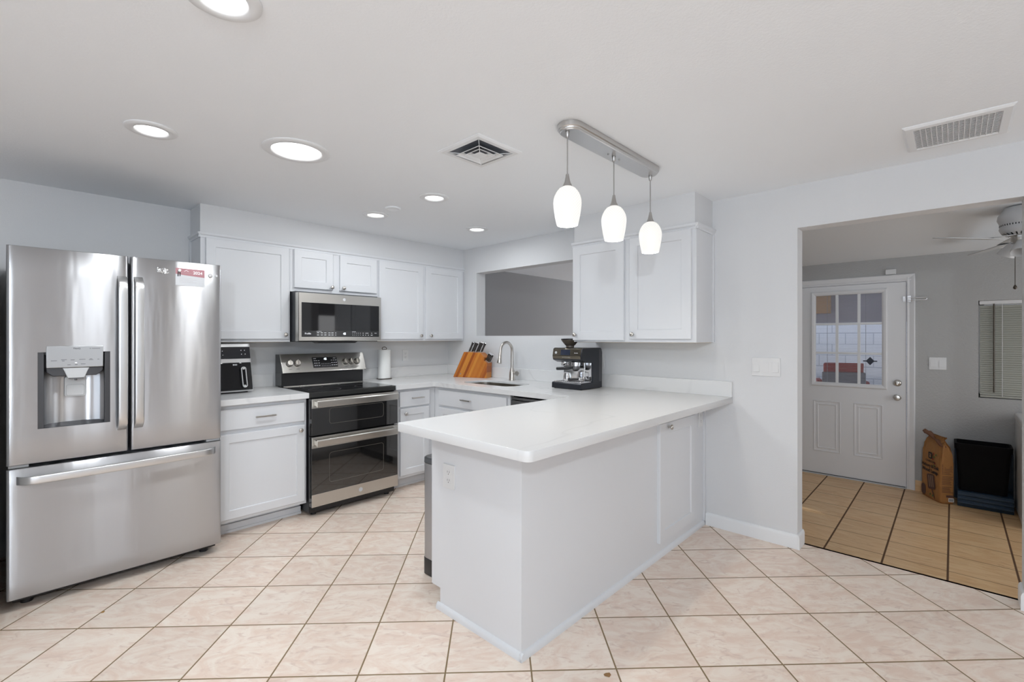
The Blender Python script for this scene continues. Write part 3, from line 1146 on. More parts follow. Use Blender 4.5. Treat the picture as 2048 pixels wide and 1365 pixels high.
# magnets on the right door
uc = 0.690
cal = thing('calendar_magnet', 'white and pink 2024 calendar magnet with a small figure, on the right refrigerator door', 'magnet', (0.705, FY, 1.63))
yy = on_right_door(0.632)
PINK = mat('faded_red_print', (0.36, 0.17, 0.19), 0.5, vary=0.25)
MB(FB).rrect(0.632, 0.776, 1.622, 1.722, 0.003, -yy, -yy + 0.001).build('card', mat('calendar_card', (0.52, 0.53, 0.55), 0.4, vary=0.02), cal)
MB(FB).prism([(0.632, 1.722), (0.632, 1.688), (0.69, 1.682), (0.776, 1.676), (0.776, 1.722)], -yy + 0.001, -yy + 0.0014).build('print_band', PINK, cal, smooth=False)
lettering('2024', 0.0235, FF(0.741, 1.700, -(yy - 0.0015)), WHITEP, 'lettering', cal, bold=0.0006)
m_ = MB(FB)
d0 = -yy + 0.0015
for poly in ([(0.640, 1.708), (0.655, 1.708), (0.654, 1.698), (0.643, 1.698)], [(0.641, 1.698), (0.647, 1.698), (0.646, 1.674), (0.641, 1.674)], [(0.650, 1.698), (0.656, 1.698), (0.655, 1.676), (0.651, 1.674)]):
    m_.prism(poly, d0, d0 + 0.0003)
m_.build('figure_print', BLACK, cal, smooth=False)
m_ = MB(FB)
for poly in ([(0.644, 1.712), (0.652, 1.719), (0.660, 1.712), (0.655, 1.702), (0.645, 1.702)], [(0.672, 1.706), (0.684, 1.714), (0.696, 1.706), (0.694, 1.705), (0.684, 1.711), (0.674, 1.705)]):
    m_.prism(poly, d0 + 0.0003, d0 + 0.0006)
m_.build('figure_highlight', WHITEP, cal, smooth=False)
m_ = MB(FB)
m_.box((0.660, 1.6955, d0), (0.712, 1.6968, d0 + 0.0003))
for i in range(4):
    m_.box((0.650, 1.666 - i * 0.008, -yy + 0.001), (0.715 + 0.02 * (i % 2), 1.6668 - i * 0.008, -yy + 0.0013))
m_.build('print_lines', mat('grey_print', (0.35, 0.30, 0.31), 0.5, vary=0.05), cal, smooth=False)
CRY = mat('clear_magnet', (0.62, 0.62, 0.62), 0.12, 0.6, bump=(160, 0.8, 0.003))
m_ = MB(FB)
yy = on_right_door(0.555)
for i in range(26):
    u, w_ = 0.545 + RND.random() * 0.056, 1.685 + RND.random() * 0.026
    m_.ball((u, w_ - 0.2 * (u - 0.573), -yy + 0.002), 0.004 + 0.003 * RND.random(), 6, 0.6)
o = m_.build('ornament_magnet', CRY)
recenter(o, (0.573, yy, 1.685))
tag(o, 'clear glittering ornament magnet left of the calendar on the refrigerator', 'magnet')
yy = on_right_door(0.808)
o = MB(FB).lathe([(0.012, 0), (0.012, 0.003), (0.009, 0.006), (0.0, 0.007)], (0.806, 1.692, -yy), 24).build('button_magnet', CRY, angle=50)
recenter(o, (0.806, yy, 1.680))
tag(o, 'round glass button magnet right of the calendar on the refrigerator', 'magnet')
yy = on_right_door(0.842)
o = MB(FB).lathe([(0.007, 0), (0.007, 0.003), (0.005, 0.004), (0.0, 0.005)], (0.838, 1.694, -yy), 16).build('button_magnet', GREYP, angle=50)
recenter(o, (0.838, yy, 1.687))
tag(o, 'tiny round magnet nearest the right edge of the refrigerator door', 'magnet')

# ------------------------------------------------------------------ microwave
MX0, MX1, MY, MZ0, MZ1 = 1.516, 2.245, 3.728, 1.290, 1.676
t = thing('microwave', 'over-the-range stainless microwave with a black glass door', 'microwave', (1.88, YB, MZ0))
MB().box((MX0 + 0.002, MY + 0.06, MZ0), (MX1 - 0.002, YB, 1.689)).build('body', mat('microwave_case', (0.10, 0.105, 0.115), 0.4, 0.5, vary=0.05), t, bevel=0.002)
m_ = MB(FB)
GX0, GX1, GZ0, GZ1 = 1.540, 2.223, 1.324, 1.598
ring_o = lambda d, i: [(MX0 + i, MZ0 + i, d), (MX1 - i, MZ0 + i, d), (MX1 - i, MZ1 - i, d), (MX0 + i, MZ1 - i, d)]
m_.loft([ring_o(-MY - 0.058, 0), ring_o(-MY - 0.004, 0), ring_o(-MY, 0.004), [(GX0, GZ0, -MY), (GX1, GZ0, -MY), (GX1, GZ1, -MY), (GX0, GZ1, -MY)],
         [(GX0, GZ0, -MY - 0.003), (GX1, GZ0, -MY - 0.003), (GX1, GZ1, -MY - 0.003), (GX0, GZ1, -MY - 0.003)]])
dm = m_.build('door', STEEL2, t, smooth=False)
g = MB(FB)
g.rrect(GX0, GX1, GZ0, GZ1, 0.006, -MY - 0.004, -MY - 0.0005)
g = g.build('glass', BLACKG, dm)
CTRL = mat('control_glass', (0.022, 0.022, 0.023), 0.12, spec=0.7, vary=0.1)
g = MB(FB)
g.box((GX0 + 0.002, GZ0 + 0.002, -MY - 0.0004), (GX1 - 0.002, GZ0 + 0.050, -MY + 0.0001))
pan = g.build('control_strip', CTRL, dm, smooth=False)
lettering('Profile', 0.019, FF(1.590, 1.350, -(MY - 0.0004)), LEGEND, 'lettering', pan, bold=0.0004)
lettering('45', 0.024, FF(1.897, 1.350, -(MY - 0.0004)), LED, 'clock_digits', pan, bold=0.0008)
m_ = MB(FB)
d0 = -MY + 0.0002
for i, u in enumerate((1.672, 1.702, 1.731, 1.766, 1.792, 1.820)):
    for w_ in (1.357, 1.340):
        m_.box((u - (0.009 if i != 5 else 0.004), w_ - 0.002, d0), (u + (0.009 if i != 5 else 0.004), w_ + 0.002, d0 + 0.0003))
m_.box((1.660, 1.3665, d0), (1.702, 1.369, d0 + 0.0003))
m_.box((1.965, 1.3665, d0), (2.000, 1.369, d0 + 0.0003))
for k in range(5):
    for w_ in (1.357, 1.340):
        m_.box((1.970 + k * 0.018, w_ - 0.0022, d0), (1.974 + k * 0.018, w_ + 0.0022, d0 + 0.0003))
for u, wd in ((2.068, 0.010), (2.104, 0.030), (2.150, 0.010), (2.188, 0.022)):
    m_.box((u - wd / 2, 1.3555, d0), (u + wd / 2, 1.3585, d0 + 0.0003))
for u, wd in ((2.068, 0.010), (2.092, 0.008), (2.118, 0.010), (2.150, 0.018)):
    m_.box((u - wd / 2, 1.338, d0), (u + wd / 2, 1.342, d0 + 0.0003))
split_build(m_, 'control_legend', LEGEND, pan)


def roundel(M, u, w_, d, r, parent, s='GE'):
    mb = MB(M)
    mb.lathe([(r * 0.86, 0), (r, 0), (r, 0.0008), (r * 0.9, 0.0012), (r * 0.86, 0.0008)], (u, w_, d), 32)
    o = mb.build('emblem', GREYP, parent, angle=60)
    T = M.copy()
    T.translation = M @ Vector((u, w_, d + 0.0008))
    lettering(s, r * 1.05, T, GREYP, 'lettering', o, bold=0.0002)
    return o


roundel(FB, 1.895, 1.638, -MY, 0.0125, dm)
m_ = MB()
m_.box((MX0 + 0.01, MY + 0.05, MZ0 - 0.006), (MX1 - 0.01, YB - 0.01, MZ0))
m_.prism([(MX0 + 0.16, MZ0 - 0.001), (MX1 - 0.2, MZ0 - 0.001), (MX1 - 0.235, MZ0 - 0.018), (MX0 + 0.195, MZ0 - 0.018)], MY + 0.035, MY + 0.16, axes=(0, 2, 1))
m_.build('vent_panel', BLACK, t, bevel=0.001)

# ------------------------------------------------------------------ range
SX0, SX1, SY = 1.473, 2.197, 3.391
t = thing('range', 'stainless steel electric range with two stacked oven doors and a black glass cooktop', 'range', (1.835, 3.7, 0))
m_ = MB()
m_.box((SX0 + 0.001, SY + 0.05, 0.022), (SX1 - 0.001, 4.08, 0.872))
m_.build('body', BLACK, t, bevel=0.003)
for x in (SX0 + 0.05, SX1 - 0.05):
    for y in (SY + 0.09, 4.0):
        MB().lathe([(0.02, 0), (0.02, 0.015), (0.01, 0.018), (0.01, 0.024)], (x, y, 0), 16).build('leg', BLACK, t, angle=50)
m_ = MB()
m_.box((SX0, SY + 0.030, 0.874), (SX1, 4.05, 0.912))
ct = m_.build('cooktop', mat('cooktop_frame', (0.022, 0.022, 0.021), 0.25, vary=0.1), t, bevel=0.004)
MB().box((SX0 + 0.016, SY + 0.055, 0.912), (SX1 - 0.016, 3.945, 0.9145)).build('glass_surface', BLACKG, ct, bevel=0.001)
m_ = MB()
for cx, cy, r in ((1.66, 3.58, 0.115), (2.02, 3.58, 0.095), (1.66, 3.82, 0.08), (2.02, 3.82, 0.115)):
    m_.lathe([(r, 0.9146), (r + 0.0025, 0.9148), (r + 0.005, 0.9146)], (cx, cy, 0), 48, cap=False)
m_.build('burner_markings', mat('burner_print', (0.06, 0.06, 0.06), 0.3, vary=0.1), ct, angle=60)
MB().box((SX0 + 0.012, 3.940, 0.912), (SX1 - 0.012, 3.952, 0.921)).build('rear_trim', STEEL2, ct, bevel=0.002)
m_ = MB()
m_.prism([(3.962, 0.914), (4.09, 0.914), (4.09, 1.178), (3.996, 1.178), (3.985, 1.174), (3.925, 1.030), (3.960, 1.022)], SX0 + 0.002, SX1 - 0.002, axes=(1, 2, 0))
bgd = m_.build('backguard', mat('guard_black', (0.018, 0.018, 0.019), 0.22, vary=0.1), t, bevel=0.002)
# slanted control panel
pA, pB = Vector((SX0 - 0.004, 3.922, 1.026)), Vector((SX0 - 0.004, 3.988, 1.178))
upv = (pB - pA).normalized()
FPn = frame(pA, (1, 0, 0), upv)
PL = SX1 - SX0 + 0.008
PH = (pB - pA).length
cp = MB(FPn).box((0, 0, 0), (PL, PH, 0.012)).build('control_panel', STEEL2, t, bevel=0.002)
ds = MB(FPn)
ds.rrect(0.252, 0.470, 0.034, 0.128, 0.004, 0.012, 0.0135)
ds = ds.build('display', CTRL, cp)
ln = lambda u, w_, d: FPn @ Matrix.Translation((u, w_, d))
lettering('45', 0.026, ln(0.366, 0.111, 0.0137), LED, 'clock_digits', ds, bold=0.0008)
m_ = MB(FPn)
d0 = 0.0136
for r_i, w_ in enumerate((0.098, 0.076, 0.054)):
    for u in (0.270, 0.287, 0.307):
        m_.box((u - 0.006, w_ - 0.002, d0), (u + 0.006, w_ + 0.002, d0 + 0.0003))
    for u in (0.420, 0.440, 0.458):
        m_.box((u - 0.006, w_ - 0.002, d0), (u + 0.006, w_ + 0.002, d0 + 0.0003))
for k in range(6):
    for w_ in (0.068, 0.050):
        m_.box((0.328 + k * 0.0145, w_ - 0.0015, d0), (0.332 + k * 0.0145, w_ + 0.0015, d0 + 0.0003))
m_.box((0.262, 0.115, d0), (0.286, 0.119, d0 + 0.0003))
m_.box((0.436, 0.115, d0), (0.460, 0.119, d0 + 0.0003))
split_build(m_, 'control_legend', LEGEND, ds)
m_ = MB(FPn)
for u in (0.062, 0.124, 0.545, 0.600, 0.655):
    m_.box((u - 0.0015, 0.128, 0.012), (u + 0.0015, 0.134, 0.0123))
    m_.box((u - 0.012, 0.030, 0.012), (u + 0.012, 0.0325, 0.0123))
m_.box((0.186, 0.082, 0.012), (0.190, 0.088, 0.0123))
split_build(m_, 'dial_legend', LEGDARK, cp)
for u in (0.062, 0.124, 0.545, 0.600, 0.655):
    k = MB(FPn)
    k.lathe([(0.026, 0.012), (0.026, 0.016), (0.0235, 0.020), (0.0225, 0.034), (0.020, 0.037), (0.0, 0.037)], (u, 0.080, 0), 28)
    k.box((u - 0.005, 0.058, 0.036), (u + 0.005, 0.102, 0.046))
    kk = k.build('knob', NICKEL, cp, angle=40)
    k = MB(FPn)
    k.lathe([(0.0262, 0.0125), (0.0275, 0.0125), (0.0275, 0.016), (0.0262, 0.016)], (u, 0.080, 0), 28)
    k.box((u - 0.0012, 0.060, 0.046), (u + 0.0012, 0.100, 0.0464))
    k.build('dial_ring', BLACK, kk, angle=60)


def oven_door(z0, z1, hz0, hz1, steel_bottom, label):
    o = MB(FB)
    o.box((SX0, z0, -SY - 0.045), (SX1, z1, -SY))
    o = o.build('oven_door', OVENG, t, bevel=0.002)
    o['label'] = label
    s = MB(FB)
    s.box((SX0, hz0, -SY), (SX1, hz1, -SY + 0.004))
    s.build('handle_trim', STEEL2, o, bevel=0.001)
    h = MB(FB)
    hm = (hz0 + hz1) / 2
    h.loft([[(u, hm - 0.026, -SY + 0.030), (u, hm - 0.022, -SY + 0.048), (u, hm + 0.018, -SY + 0.052), (u, hm + 0.026, -SY + 0.046), (u, hm + 0.022, -SY + 0.034), (u, hm - 0.018, -SY + 0.026)] for u in (SX0 + 0.022, SX1 - 0.022)])
    for u in (SX0 + 0.026, SX1 - 0.046):
        h.box((u, hm - 0.018, -SY + 0.003), (u + 0.02, hm + 0.016, -SY + 0.044))
    h.build('handle', STEEL2, o, bevel=0.002)
    if steel_bottom:
        s = MB(FB)
        s.box((SX0, z0, -SY), (SX1, z0 + 0.092, -SY + 0.004))
        s = s.build('lower_trim', STEEL2, o, bevel=0.001)
        roundel(FB, SX0 + 0.385, z0 + 0.046, -SY + 0.004, 0.017, s)
    wv = MB(FB)
    wa, wb = z0 + (0.16 if steel_bottom else 0.075), hz0 - (0.05 if steel_bottom else 0.012)
    poly = rr_poly(SX0 + 0.135, SX1 - 0.135, wa, wb, 0.02, 5)
    wv.loft([[(a, b_, -SY + e) for a, b_ in rr_poly(SX0 + 0.135 - g_, SX1 - 0.135 + g_, wa - g_, wb + g_, 0.02 + g_, 5)] for g_, e in ((0, 0.0), (0, 0.0005), (0.0025, 0.0005), (0.0025, 0.0))], cap=False)
    wv.build('window_outline', mat('window_print', (0.16, 0.15, 0.13), 0.4, 0.3, vary=0.05), o, angle=60)
    return o


oven_door(0.600, 0.868, 0.800, 0.868, False, 'shallow upper oven door with a black glass front')
oven_door(0.078, 0.590, 0.508, 0.588, True, 'tall lower oven door with a black glass front and steel bottom')
# ------------------------------------------------------------------ worktop things
# air fryer
AFX0, AFX1, AFY = 0.900, 1.212, 3.760
t = thing('air_fryer', 'black and silver air fryer on the worktop beside the refrigerator', 'air fryer', (1.06, 3.9, 0.914))


def taper(mb, z0, z1, zb=0.926, zt=1.272, yoff=0.0, ins=0.0):
    rings = []
    for z in (z0, z1):
        s = (z - zb) / (zt - zb)
        gx = 0.020 * s
        rings.append([(x, y, z) for x, y in rr_poly(AFX0 + gx + ins, AFX1 - gx - ins, AFY + 0.030 * s + ins + yoff, 4.06 - 0.01 * s - ins, 0.03, 6)])
    mb.loft(rings)


SILV = mat('silver_plastic', (0.62, 0.62, 0.62), 0.3, 0.5, vary=0.03)
m_ = MB(); taper(m_, 0.926, 1.272)
m_.build('body', SILV, t, bevel=0.006, angle=50)
m_ = MB(); taper(m_, 0.9142, 0.927, ins=0.03)
m_.build('foot_ring', BLACK, t)
sl = frame((0, AFY, 0.926), (1, 0, 0), Vector((0, 0.030, 0.346)).normalized())
# drawer face, band and control face lie on the sloping front
m_ = MB(sl)
m_.loft([[(AFX0 + 0.012, 0.010, -0.004), (AFX1 - 0.014, 0.010, -0.004), (AFX1 - 0.024, 0.212, -0.004), (AFX0 + 0.018, 0.212, -0.004)],
         [(AFX0 + 0.012, 0.010, 0.008), (AFX1 - 0.014, 0.010, 0.008), (AFX1 - 0.024, 0.212, 0.008), (AFX0 + 0.018, 0.212, 0.008)]])
dw = m_.build('drawer', BLACKG, t, bevel=0.005)
m_ = MB(sl)
m_.loft([[(AFX0 + 0.018, 0.240, -0.004), (AFX1 - 0.024, 0.240, -0.004), (AFX1 - 0.028, 0.326, -0.004), (AFX0 + 0.022, 0.326, -0.004)],
         [(AFX0 + 0.018, 0.240, 0.006), (AFX1 - 0.024, 0.240, 0.006), (AFX1 - 0.028, 0.326, 0.004), (AFX0 + 0.022, 0.326, 0.004)]])
cpn = m_.build('control_panel', mat('air_fryer_screen', (0.008, 0.009, 0.013), 0.08, vary=0.1), t, bevel=0.003)
m_ = MB(sl)
for u, w_ in ((1.125, 0.300), (1.148, 0.300), (1.128, 0.272), (1.152, 0.272), (1.005, 0.296), (0.985, 0.268), (1.008, 0.268)):
    m_.lathe([(0.0028, 0.006), (0.0028, 0.0066)], (u, w_, 0), 12)
split_build(m_, 'control_legend', LEGEND, cpn)
m_ = MB(sl)
m_.tube([(1.117 + 0.020 * 0 + 0.013 * cos(a) + 0.013, 0, 0) for a in (0, 0.1)], 0.0001, 4)
m_ = MB(sl)
pl = []
for i in range(13):
    a = pi * i / 12
    pl.append((1.132 + 0.014 * cos(a), 0.162 + 0.014 * sin(a), 0.030))
for i in range(13):
    a = pi + pi * i / 12
    pl.append((1.140 + 0.014 * cos(a), 0.045 + 0.014 * sin(a), 0.030))
pl.append(pl[0])
m_.tube(pl, 0.0035, 8, cap=False)
m_.tube([(1.133, 0.166, 0.006), (1.133, 0.166, 0.032)], 0.008, 12)
m_.tube([(1.139, 0.040, 0.006), (1.139, 0.040, 0.032)], 0.008, 12)
m_.build('handle', SILV, dw, angle=60)
T = sl @ Matrix.Translation((1.083, 0.195, 0.0085))
lettering('BNO', 0.013, T, LEGEND, 'lettering', dw, bold=0.0003)

# paper towels
t = thing('paper_towel_holder', 'dark metal paper towel holder standing right of the range', 'holder', (2.470, 4.045, 0.914))
px_, py_ = 2.470, 4.045
BRZ = mat('dark_bronze', (0.10, 0.085, 0.07), 0.35, 0.8, vary=0.05)
MB().lathe([(0.074, 0.9145), (0.074, 0.919), (0.066, 0.922), (0.0, 0.922)], (px_, py_, 0), 36).build('base', BRZ, t, angle=50)
m_ = MB()
m_.tube([(px_, py_, 0.92), (px_, py_, 1.205)], 0.005, 10)
m_.tube([(px_ + 0.016 * cos(a), py_ - 0.016 * cos(a) * 0.9, 1.212 + 0.014 * sin(a)) for a in [2 * pi * i / 16 for i in range(17)]], 0.0032, 8)
m_.build('rod', BRZ, t, angle=60)
m_ = MB()
rings = []
for z in (0.924, 1.0, 1.1, 1.2):
    ring = []
    for i in range(40):
        a = 2 * pi * i / 40
        r = 0.060
        fl = max(0, cos(a - radians(215))) ** 6 * (0.034 * (1.2 - z) / 0.276)
        ring.append((px_ + (r + fl) * cos(a), py_ + (r + fl) * sin(a), z))
    rings.append(ring)
rings.append([(px_ + 0.020 * cos(2 * pi * i / 40), py_ + 0.020 * sin(2 * pi * i / 40), 1.2) for i in range(40)])
rings.append([(px_ + 0.020 * cos(2 * pi * i / 40), py_ + 0.020 * sin(2 * pi * i / 40), 0.93) for i in range(40)])
m_.loft(rings, cap=False)
o = m_.build('paper_towel_roll', PAPER, angle=50)
recenter(o, (px_, py_, 0.924))
tag(o, 'white roll of paper towels on the dark holder right of the range', 'paper towels')


# outlets and switches
def plate(name, label, cat, M, u0, u1, w0, w1, d, n_gang, kind, group=None):
    """wall plate; kind 'duplex' (two round receptacles) or 'rocker'"""
    p = M @ Vector(((u0 + u1) / 2, w0, d))
    t = thing(name, label, cat, p, group)
    mb = MB(M)
    mb.rrect(u0, u1, w0, w1, 0.004, d + 0.0003, d + 0.006)
    mb.build('cover_plate', WHITEP, t, bevel=0.0015)
    gw = (u1 - u0) / n_gang
    for g_ in range(n_gang):
        uc = u0 + gw * (g_ + 0.5)
        wc = (w0 + w1) / 2
        if kind == 'duplex':
            sc_ = (w1 - w0) / 0.115
            for s in (1, -1):
                r = MB(M)
                r.rrect(uc - 0.0165 * sc_, uc + 0.0165 * sc_, wc + s * 0.0195 * sc_ - 0.0145 * sc_, wc + s * 0.0195 * sc_ + 0.0145 * sc_, 0.012 * sc_, d + 0.006, d + 0.0075)
                r = r.build('receptacle', WHITEP, t)
                q = MB(M)
                for du in (-0.0065, 0.0065):
                    q.box((uc + du * sc_ - 0.001, wc + s * 0.0195 * sc_ - 0.001, d + 0.0075), (uc + du * sc_ + 0.001, wc + s * 0.0195 * sc_ + 0.008, d + 0.0078))
                q.lathe([(0.0024, d + 0.0075), (0.0024, d + 0.0078)], (uc, wc + s * 0.0195 * sc_ - 0.007, 0), 12)
                q.build('slots', BLACK, r)
        else:
            r = MB(M)
            hw, hh = gw * 0.33, (w1 - w0) * 0.275
            if kind == 'rocker' and not (n_gang == 3 and g_ == 1):
                r.hexa([(uc - hw, wc - hh, d + 0.006), (uc + hw, wc - hh, d + 0.006), (uc + hw, wc + hh, d + 0.006), (uc - hw, wc + hh, d + 0.006)],
                       [(uc - hw, wc - hh, d + 0.0105), (uc + hw, wc - hh, d + 0.0105), (uc + hw, wc + hh, d + 0.0075), (uc - hw, wc + hh, d + 0.0075)])
            else:
                r.box((uc - hw, wc - hh, d + 0.006), (uc + hw, wc + hh, d + 0.0066))
            r.build('rocker', WHITEP, t, bevel=0.0006)
    return t


plate('wall_outlet', 'white wall outlet above the backsplash, right of the paper towels', 'outlet', FB, 2.737, 2.807, 1.077, 1.192, -YB, 1, 'duplex')
plate('wall_outlet', 'white wall outlet edge just right of the espresso machine', 'outlet', FR, -2.172, -2.098, 1.060, 1.180, -XW, 1, 'duplex')
plate('wall_outlet', 'white outlet on the narrow end panel of the peninsula', 'outlet', FR, -1.786, -1.700, 0.600, 0.714, -1.415, 1, 'duplex')
plate('wall_outlet', 'white outlet on the long side of the peninsula, close to the wall', 'outlet', FB, 3.236, 3.306, 0.698, 0.812, -1.282, 1, 'duplex')
plate('light_switch', 'white triple switch plate on the wall between peninsula and doorway', 'switch', FR, -0.966, -0.798, 1.068, 1.187, -XW, 3, 'rocker')
plate('light_switch', 'white double switch plate in the laundry room between door and window', 'switch', frame((0, 0, 0), (0, -1, 0)), -0.165, -0.043, 1.014, 1.130, -LX, 2, 'rocker')

# knife block, turned to face the camera
ang = radians(-72)
KU = Vector((cos(ang), sin(ang), 0))
KO = Vector((3.082, 3.738, 0.9142))
t = thing('knife_block', 'orange-brown wooden knife block full of knives beside the sink', 'knife block', KO)
KM = frame((0, 0, 0), KU)                 # local: u along face, w up, d towards camera
KM.translation = KO
KW = wood_strip_mat('acacia_strips', (KU.x * 0.896, KU.y * 0.896, -0.444), 40)
prof = [(0, 0), (0.128, 0.258), (0.319, 0.252), (0.366, 0.205), (0.360, 0.172), (0.396, 0.149), (0.388, 0)]
MB(KM).prism(prof, -0.105, 0.0).build('block', KW, t, bevel=0.002)
m_ = MB(KM)
m_.lathe([(0.007, 0.0), (0.007, 0.0012), (0.0, 0.0015)], (0.088, 0.036, 0), 20)
m_.build('badge', CHROME, t)
KD = Vector((0.444, 0.896, 0))
KH = mat('knife_handle', (0.03, 0.026, 0.024), 0.3, vary=0.1)


def knife(label, u, w_, d, length, wid, thick, group):
    base = KM @ Vector((u, w_, d))
    t = thing('knife', label, 'knife', base, group)
    q = Vector((KD.y, -KD.x, 0))          # across the handle, in the block's plane

    def ringp(s, w2, t2):
        c = Vector((u, w_, d)) + KD * s
        return [c + q * (w2 * cos(a)) + Vector((0, 0, 1)) * (t2 * sin(a)) for a in [2 * pi * i / 12 for i in range(12)]]
    L = length
    h = MB(KM)
    h.loft([ringp(0.012, wid * 0.8, thick), ringp(0.3 * L, wid * 0.9, thick), ringp(0.55 * L, wid * 0.8, thick), ringp(0.80 * L, wid, thick), ringp(L - 0.006, wid * 1.15, thick)])
    h.build('handle', KH, t, angle=60)
    h = MB(KM)
    h.loft([ringp(0.0, wid * 0.85, thick * 1.05), ringp(0.012, wid * 0.85, thick * 1.05)])
    h.build('bolster', CHROME, t, angle=60)
    h = MB(KM)
    h.loft([ringp(L - 0.006, wid * 1.18, thick * 1.05), ringp(L, wid * 1.05, thick * 0.8)])
    h.build('end_cap', CHROME, t, angle=60)
    return t


names = ['first', 'second', 'third', 'fourth', 'fifth', 'sixth']
for i in range(6):
    knife('large black-handled knife, %s from the left in the top of the knife block' % names[i], 0.172 + i * 0.027, 0.2575 - 0.0009 * i, -0.03 - 0.012 * (i % 2), 0.116 - 0.003 * (i % 3), 0.0122, 0.008, 'large knives in the block')
for i in range(6):
    u = 0.367 + (i % 3) * 0.0145
    knife('small black-handled steak knife in the lower step of the block, %s row, %s of three' % ('front' if i < 3 else 'back', names[i % 3]), u - 0.001, 0.170 - (i % 3) * 0.0085, -0.028 - 0.03 * (i // 3), 0.090, 0.0065, 0.0055, 'steak knives in the block')

# espresso machine
EX0, EX1, EY0, EY1 = 2.952, 3.245, 2.060, 2.345
t = thing('espresso_machine', 'black espresso machine with touch screen and bean hopper on the worktop corner', 'coffee machine', (3.1, 2.2, 0.914))
EBLK = mat('espresso_black', (0.016, 0.018, 0.024), 0.3, 0.2, vary=0.15)
m_ = MB()
# side profile (x, z): tray foot, back column, overhanging head
prof = [(2.952, 0.918), (3.245, 0.918), (3.248, 1.20), (3.238, 1.228), (3.225, 1.236), (2.985, 1.236), (2.972, 1.228), (2.960, 1.175), (2.966, 1.142), (3.02, 1.122), (3.110, 1.118), (3.115, 0.966), (2.960, 0.966), (2.952, 0.958)]
m_.prism(prof, EY0, EY1, axes=(0, 2, 1))
eb = m_.build('body', EBLK, t, bevel=0.004)
for x in (2.975, 3.225):
    for y in (EY0 + 0.02, EY1 - 0.02):
        MB().lathe([(0.01, 0.9143), (0.01, 0.919)], (x, y, 0), 12).build('foot', BLACK, t)
BSTEEL = mat('black_steel', (0.16, 0.14, 0.11), 0.16, 1.0, vary=0.1)
fc = frame((2.956, 0, 0), (0, -1, 0), Vector((0.012, 0, 0.056)).normalized())
m_ = MB()
m_.prism([(2.966, 1.146), (2.956, 1.175), (2.968, 1.230), (2.986, 1.2385), (2.986, 1.146)], EY0 + 0.012, EY1 - 0.004, axes=(0, 2, 1))
hp = m_.build('front_panel', BSTEEL, t, bevel=0.002)
m_ = MB()
m_.prism([(2.9560, 1.1805), (2.9650, 1.222), (2.968, 1.222), (2.9590, 1.1805)], 2.170, 2.262, axes=(0, 2, 1))
m_.build('touch_screen', mat('screen_dark', (0.015, 0.022, 0.045), 0.08, vary=0.1), hp, bevel=0.001)
m_ = MB(FR)
m_.lathe([(0.011, 0), (0.011, 0.004), (0.008, 0.006), (0.0, 0.006)], (-2.308, 1.198, -2.964), 20)
m_.build('power_button', GREYP, hp, angle=50)
m_ = MB()
m_.box((2.9575, 2.170, 1.160), (2.960, 2.245, 1.165))
m_.build('select_dial', NICKEL, hp, bevel=0.001)
lettering('Breville', 0.011, frame((2.9595, 2.112, 1.198), (0, -1, 0), Vector((0.012, 0, 0.056)).normalized()), LEGEND, 'lettering', hp)
m_ = MB()
m_.box((3.109, EY0 + 0.012, 0.975), (3.1145, EY1 - 0.012, 1.118))
m_.build('splash_plate', CHROME, t, bevel=0.001)
m_ = MB()
m_.box((2.965, EY0 + 0.012, 0.966), (3.108, EY1 - 0.012, 0.972))
for i in range(12):
    m_.box((2.972, EY0 + 0.022 + i * 0.021, 0.972), (3.1, EY0 + 0.030 + i * 0.021, 0.974))
m_.build('drip_tray', CHROME, t, bevel=0.0008)
gx, gy = 3.030, 2.165
MB().lathe([(0.036, 1.124), (0.036, 1.100), (0.032, 1.098), (0.032, 1.094), (0.0, 1.094)], (gx, gy, 0), 28).build('group_head', CHROME, t, angle=50)
MB().lathe([(0.030, 1.124), (0.030, 1.098), (0.026, 1.092), (0.0, 1.092)], (3.035, 2.275, 0), 24).build('grinder_outlet', CHROME, t, angle=50)
m_ = MB()
m_.lathe([(0.0, 1.052), (0.020, 1.055), (0.033, 1.075), (0.034, 1.093), (0.0, 1.093)], (gx, gy, 0), 28)
pf = m_.build('portafilter', STEELD, t, angle=50)
MB().tube([(gx - 0.03, gy + 0.012, 1.080), (gx - 0.06, gy + 0.025, 1.078), (gx - 0.065, gy + 0.045, 1.077), (gx - 0.060, gy + 0.14, 1.070)], [0.009, 0.011, 0.013, 0.012], 14).build('handle', BLACK, pf, angle=60)
m_ = MB()
m_.tube([(3.03, 2.082, 1.12), (3.028, 2.080, 1.06), (3.010, 2.078, 1.0)], 0.005, 10)
m_.build('steam_wand', CHROME, t, angle=60)
SMOKE = mat('smoked_plastic', (0.10, 0.08, 0.06), 0.1, vary=0.2)
m_ = MB()
m_.lathe([(0.026, 1.234), (0.034, 1.240), (0.034, 1.252), (0.046, 1.262), (0.070, 1.292), (0.072, 1.300)], (3.10, 2.272, 0), 32)
hpp = m_.build('bean_hopper', SMOKE, t, angle=50)
MB().lathe([(0.074, 1.299), (0.075, 1.305), (0.07, 1.310), (0.0, 1.311)], (3.10, 2.272, 0), 32).build('lid', BLACKG, hpp, angle=50)
MB().box((3.20, EY0 - 0.0012, 0.97), (3.236, EY0, 1.225)).build('side_vent', GREYD, t)
t = thing('milk_pitcher', 'small chrome milk pitcher on the drip tray of the espresso machine', 'pitcher', (3.012, 2.235, 0.9745))
m_ = MB()
m_.lathe([(0.0, 0.9747), (0.032, 0.9747), (0.034, 0.98), (0.031, 1.01), (0.026, 1.035), (0.028, 1.044), (0.026, 1.044), (0.024, 1.034)], (3.012, 2.235, 0), 28, cap=False)
m_.build('jug', CHROME, t, angle=50)
